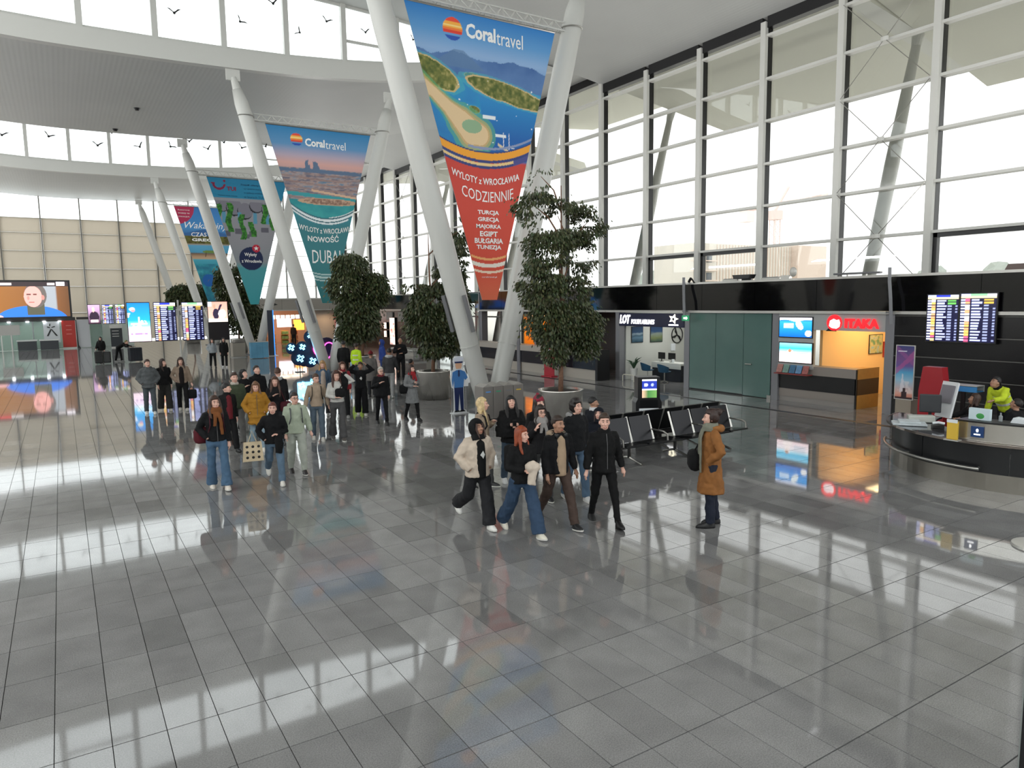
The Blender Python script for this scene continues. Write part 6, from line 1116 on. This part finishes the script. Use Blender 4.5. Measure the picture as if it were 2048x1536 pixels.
person('person with long blond hair laughing in a blue denim jacket and beige top', 6.64, 21.45, 1.68, 0, ('jacket', '#3f5a78'), ('straight', '#2a2a2e'), ('verylong', '#a88458'), '#8a8a88', 'p', 0, -6, ((8, 4), (-8, 8)), ('down', 'down'), ('smile', ('open', '#a8988c')), N1)
person('person in a white sweater, one arm raised to the head, dark flared trousers', 5.69, 17.32, 1.75, 8, ('sweater', '#bcbab4', .98), ('flare', '#4c4a4c'), ('long', '#43261c'), '#5a5450', 'p', 5, 2, ((10, 2), (-12, 14)), ('head', 'hold'), (('sidebag', (BK, .05, -.2, 1.18, .22)), ('jacket_over_arm', BK)), N2)
person('person smiling in a red jacket behind the white sweater', 6.99, 20.66, 1.68, 5, ('jacket', '#8a2028'), ('straight', '#1c1c20'), ('long', '#4a2a1c'), '#8a8a88', 'p', 5, 2, ((8, 4), (-10, 8)), ('down', 'out'), ('smile', ('collar', None)), N1)
person('person in black with both hands raised to dark hair and wide black trousers', 7.61, 20.84, 1.63, 5, ('hoodie', '#121216'), ('wide', '#16161a'), ('tousled', '#2e1e18'), '#d8d4cc', 'm', -8, 6, ((10, 4), (-10, 8)), ('head', 'head'), ('logo',), N1)
person('older person with short white hair and glasses in a black coat, walking', 7.49, 18.9, 1.63, 12, ('jacket', '#111116', .8), ('slim', '#15161c'), ('white_short', '#b4aca2'), '#141416', 'p', 8, 4, ((14, 4), (-10, 10)), ('down', 'chest'), ('glasses', ('collar', '#6a2028')), N2, width=1.06)
person('person in a grey coat and red scarf, beside the steel planter', 8.44, 18.93, 1.63, 30, ('coat', '#77787a', .56), ('slim', '#141418'), ('long', '#2a1a16'), '#141416', 'p', 15, 4, ((14, 4), (-12, 10)), ('phone', 'hold'), (('scarf', '#9a2028'), ('scarflen', .25), ('sidebag', (BK, -.24, .05, .98, .28))), N2)
person('person in a grey hooded jacket and grey jeans, left of the trio', 2.21, 25.25, 1.74, 5, ('puffer', '#55585c'), ('straight', '#49535a'), ('short', '#3a241c'), '#c8c8c4', 'p', 15, 4, ((8, 2), (-6, 6)), ('pocket', 'pocket'), (('hood', '#3c3f43'),), N1)
person('person with dark curly hair in black with wide dark trousers, middle of the trio', 2.7, 25.72, 1.7, 15, ('jacket', '#141316'), ('wide', '#2c2a28'), ('long', '#2a1712'), '#b8b4ac', 'p', 35, 6, ((8, 2), (-8, 8)), ('down', 'down'), (), N1)
person('person in a tan jacket over black with a dark handbag, right of the trio', 3.2, 25.45, 1.74, 0, ('jacket', '#8a7666', .9), ('straight', '#121215'), ('long', '#33211a'), '#b8b4ac', 'p', -5, -2, ((10, 2), (-8, 8)), ('out', 'pocket'), (('open', '#1c1012'), ('handbag', ('#16161a', 0))), N1)
# --- people further back
person('bald person in black with a hand at the chin behind the crowd', 12.7, 29.6, 1.85, 0, ('jacket', '#121216'), ('straight', '#15151a'), ('bald', '#8a8078'), '#141416', 'm', -5, 6, ((4, 2), (-4, 2)), ('hold', 'chest'), (), N1, width=1.1)
person('person in a bright blue hooded jacket seen from the side, behind the crowd', 11.96, 29.93, 1.78, -70, ('jacket', '#1c3a9a', .82), ('straight', '#24408f'), ('hoodup', '#1c3a9a'), '#1a1a1c', 'm', 0, 6, ((6, 2), (-6, 2)), ('down', 'down'), (), N0)
person('person turned away in a dark grey jacket with pale trousers, behind the white-haired walker', 9.9, 24.08, 1.78, 165, ('jacket', '#3a393c'), ('straight', '#8f8f90'), ('short', '#1c1614'), '#c8c8c4', 'm', 0, 8, ((6, 2), (-6, 4)), ('down', 'fwd'), (('hood', '#a8a8a8'),), N1, width=1.08)
person('person in a grey coat with a red and white hat, turned away behind the crowd', 9.45, 24.75, 1.66, 170, ('coat', '#5f5a58', .6), ('straight', '#2a2a2e'), ('short', '#3a2a22'), '#2a2a2c', 'm', 0, 5, ((4, 2), (-4, 2)), ('down', 'down'), (('beanie', '#7a1c24'),), N0)
person('person in a yellow-green high-visibility jacket behind the crowd', 10.32, 28.66, 1.75, 150, ('jacket', '#b8e020', .84), ('straight', '#2c3a44'), ('short', '#2a1c18'), '#2a2a2c', 'm', 0, 5, ((4, 2), (-4, 2)), ('down', 'down'), ('vest_band',), N0)
person('tall person in black turned away, left of the high-visibility jacket', 10.0, 29.3, 1.84, 160, ('jacket', '#0f0f12', .8), ('straight', '#111114'), ('short', '#121012'), '#141416', 'm', 0, 4, ((4, 2), (-4, 2)), ('down', 'down'), (), N0, width=1.12)
person('person in a light grey jacket and black trousers walking, left of the far pair', 6.96, 42.26, 1.6, 10, ('jacket', '#9aa2aa'), ('straight', '#141418'), ('long', '#2a1e1a'), '#1a1a1c', 'p', 0, 5, ((12, 4), (-10, 8)), ('down', 'pocket'), (), N0)
person('person in a long black coat walking, right of the far pair', 7.48, 41.8, 1.65, 0, ('coat', '#101013', .7), ('straight', '#1c1e24'), ('long', '#121012'), '#c8c8c8', 'p', 0, 6, ((10, 4), (-10, 8)), ('down', 'down'), (('backpack', BK),), N0)
person('dark-clothed traveller with black hair standing behind two black suitcases', 1.95, 50.4, 1.62, -20, ('puffer', '#121214'), ('slim', '#6f6c68'), ('fringe', '#121012'), '#8a8a88', 'p', 0, 10, ((4, 2), (-4, 2)), ('down', 'fwd'), (), N0)
person('traveller bending over with an olive top beside the large navy suitcase', 2.9, 50.85, 1.66, 60, ('jacket', '#151518'), ('straight', '#141418'), ('short', '#6a6a2c'), '#8a8a88', 'p', 0, 10, ((10, 4), (-10, 4)), ('reach', 'reach'), (), N0, lean=58)
person('person in a brown jacket standing before the far warm shop', 16.6, 61.2, 1.74, 170, ('jacket', '#3a261c'), ('straight', '#141416'), ('short', '#1c1412'), '#141416', 'm', 0, 4, ((4, 2), (-4, 2)), ('down', 'down'), (), N0)
person('dark-clothed person seated behind the second planter tree', 11.1, 24.9, 1.7, 120, ('jacket', '#111114'), ('straight', '#141416'), ('short', '#141012'), '#141416', 'm', 0, 10, ((88, 88), (86, 84)), ('lap', 'lap'), (), N0, sit=True)
# --- staff
person('clerk with black hair behind the airline office desk', 22.35, 20.95, 1.7, 30, ('jacket', '#16161c'), ('straight', '#141416'), ('short', '#121012'), '#141416', 'm', -10, 8, ((88, 88), (86, 84)), ('reach', 'reach'), (('collar', '#d8d8dc'),), N0, sit=True)
person('clerk with long brown hair looking left behind the information desk', 16.75, 7.72, 1.66, -60, ('jacket', '#16161a'), ('straight', '#141416'), ('long', '#3a241a'), '#141416', 'm', -20, 12, ((88, 88), (86, 84)), ('reach', 'reach'), (), N1, sit=True)
person('person with dark hair in a yellow high-visibility jacket leaning over behind the information desk', 17.55, 7.45, 1.72, -35, ('jacket', '#c8dc28', .84), ('straight', '#20242c'), ('short', '#141012'), '#141416', 'm', -10, 22, ((6, 2), (-6, 2)), ('reach', 'down'), ('vest_band', ('collar', '#101014')), N1, width=1.1, lean=34)
person('person with dark hair bowed low behind the raised front of the information desk', 16.6, 6.85, 1.66, -120, ('jacket', '#14141a'), ('straight', '#141416'), ('short', '#1c1412'), '#141416', 'm', 10, 24, ((88, 88), (86, 84)), ('lap', 'lap'), (), N1, sit=True)
# seats for the seated staff and traveller
def stool(x, y, lb):
    t = thing('stool', lb, 'stool', (x, y, 0)); MB().loft([(0, 0, .4, .19, .19), (0, 0, .43, .2, .2)], 20).build('seat', blackm, t); MB().tube([(0, 0, .03), (0, 0, .41)], .03, 8).build('stem', steel, t); MB().loft([(0, 0, 0, .2, .2), (0, 0, .03, .19, .19)], 20).build('base', steel, t)
stool(22.35, 20.95, 'round black stool under the airline office clerk'); stool(16.75, 7.72, 'round black stool under the long-haired desk clerk'); stool(16.6, 6.85, 'round black stool under the bowed person at the desk'); stool(11.1, 24.9, 'round black stool behind the second planter tree'); stool(8.95, 11.05, 'round black stool under the navy hooded person')
# --- finish the soft meshes
dg = bpy.context.evaluated_depsgraph_get(); dg.update()
new = [(o, bpy.data.meshes.new_from_object(o.evaluated_get(dg))) for o in FIN]
for o, me in new:
    nm = o.name.split('.')[0]; o.modifiers.clear(); o.data = me; me.polygons.foreach_set('use_smooth', [True]*len(me.polygons))
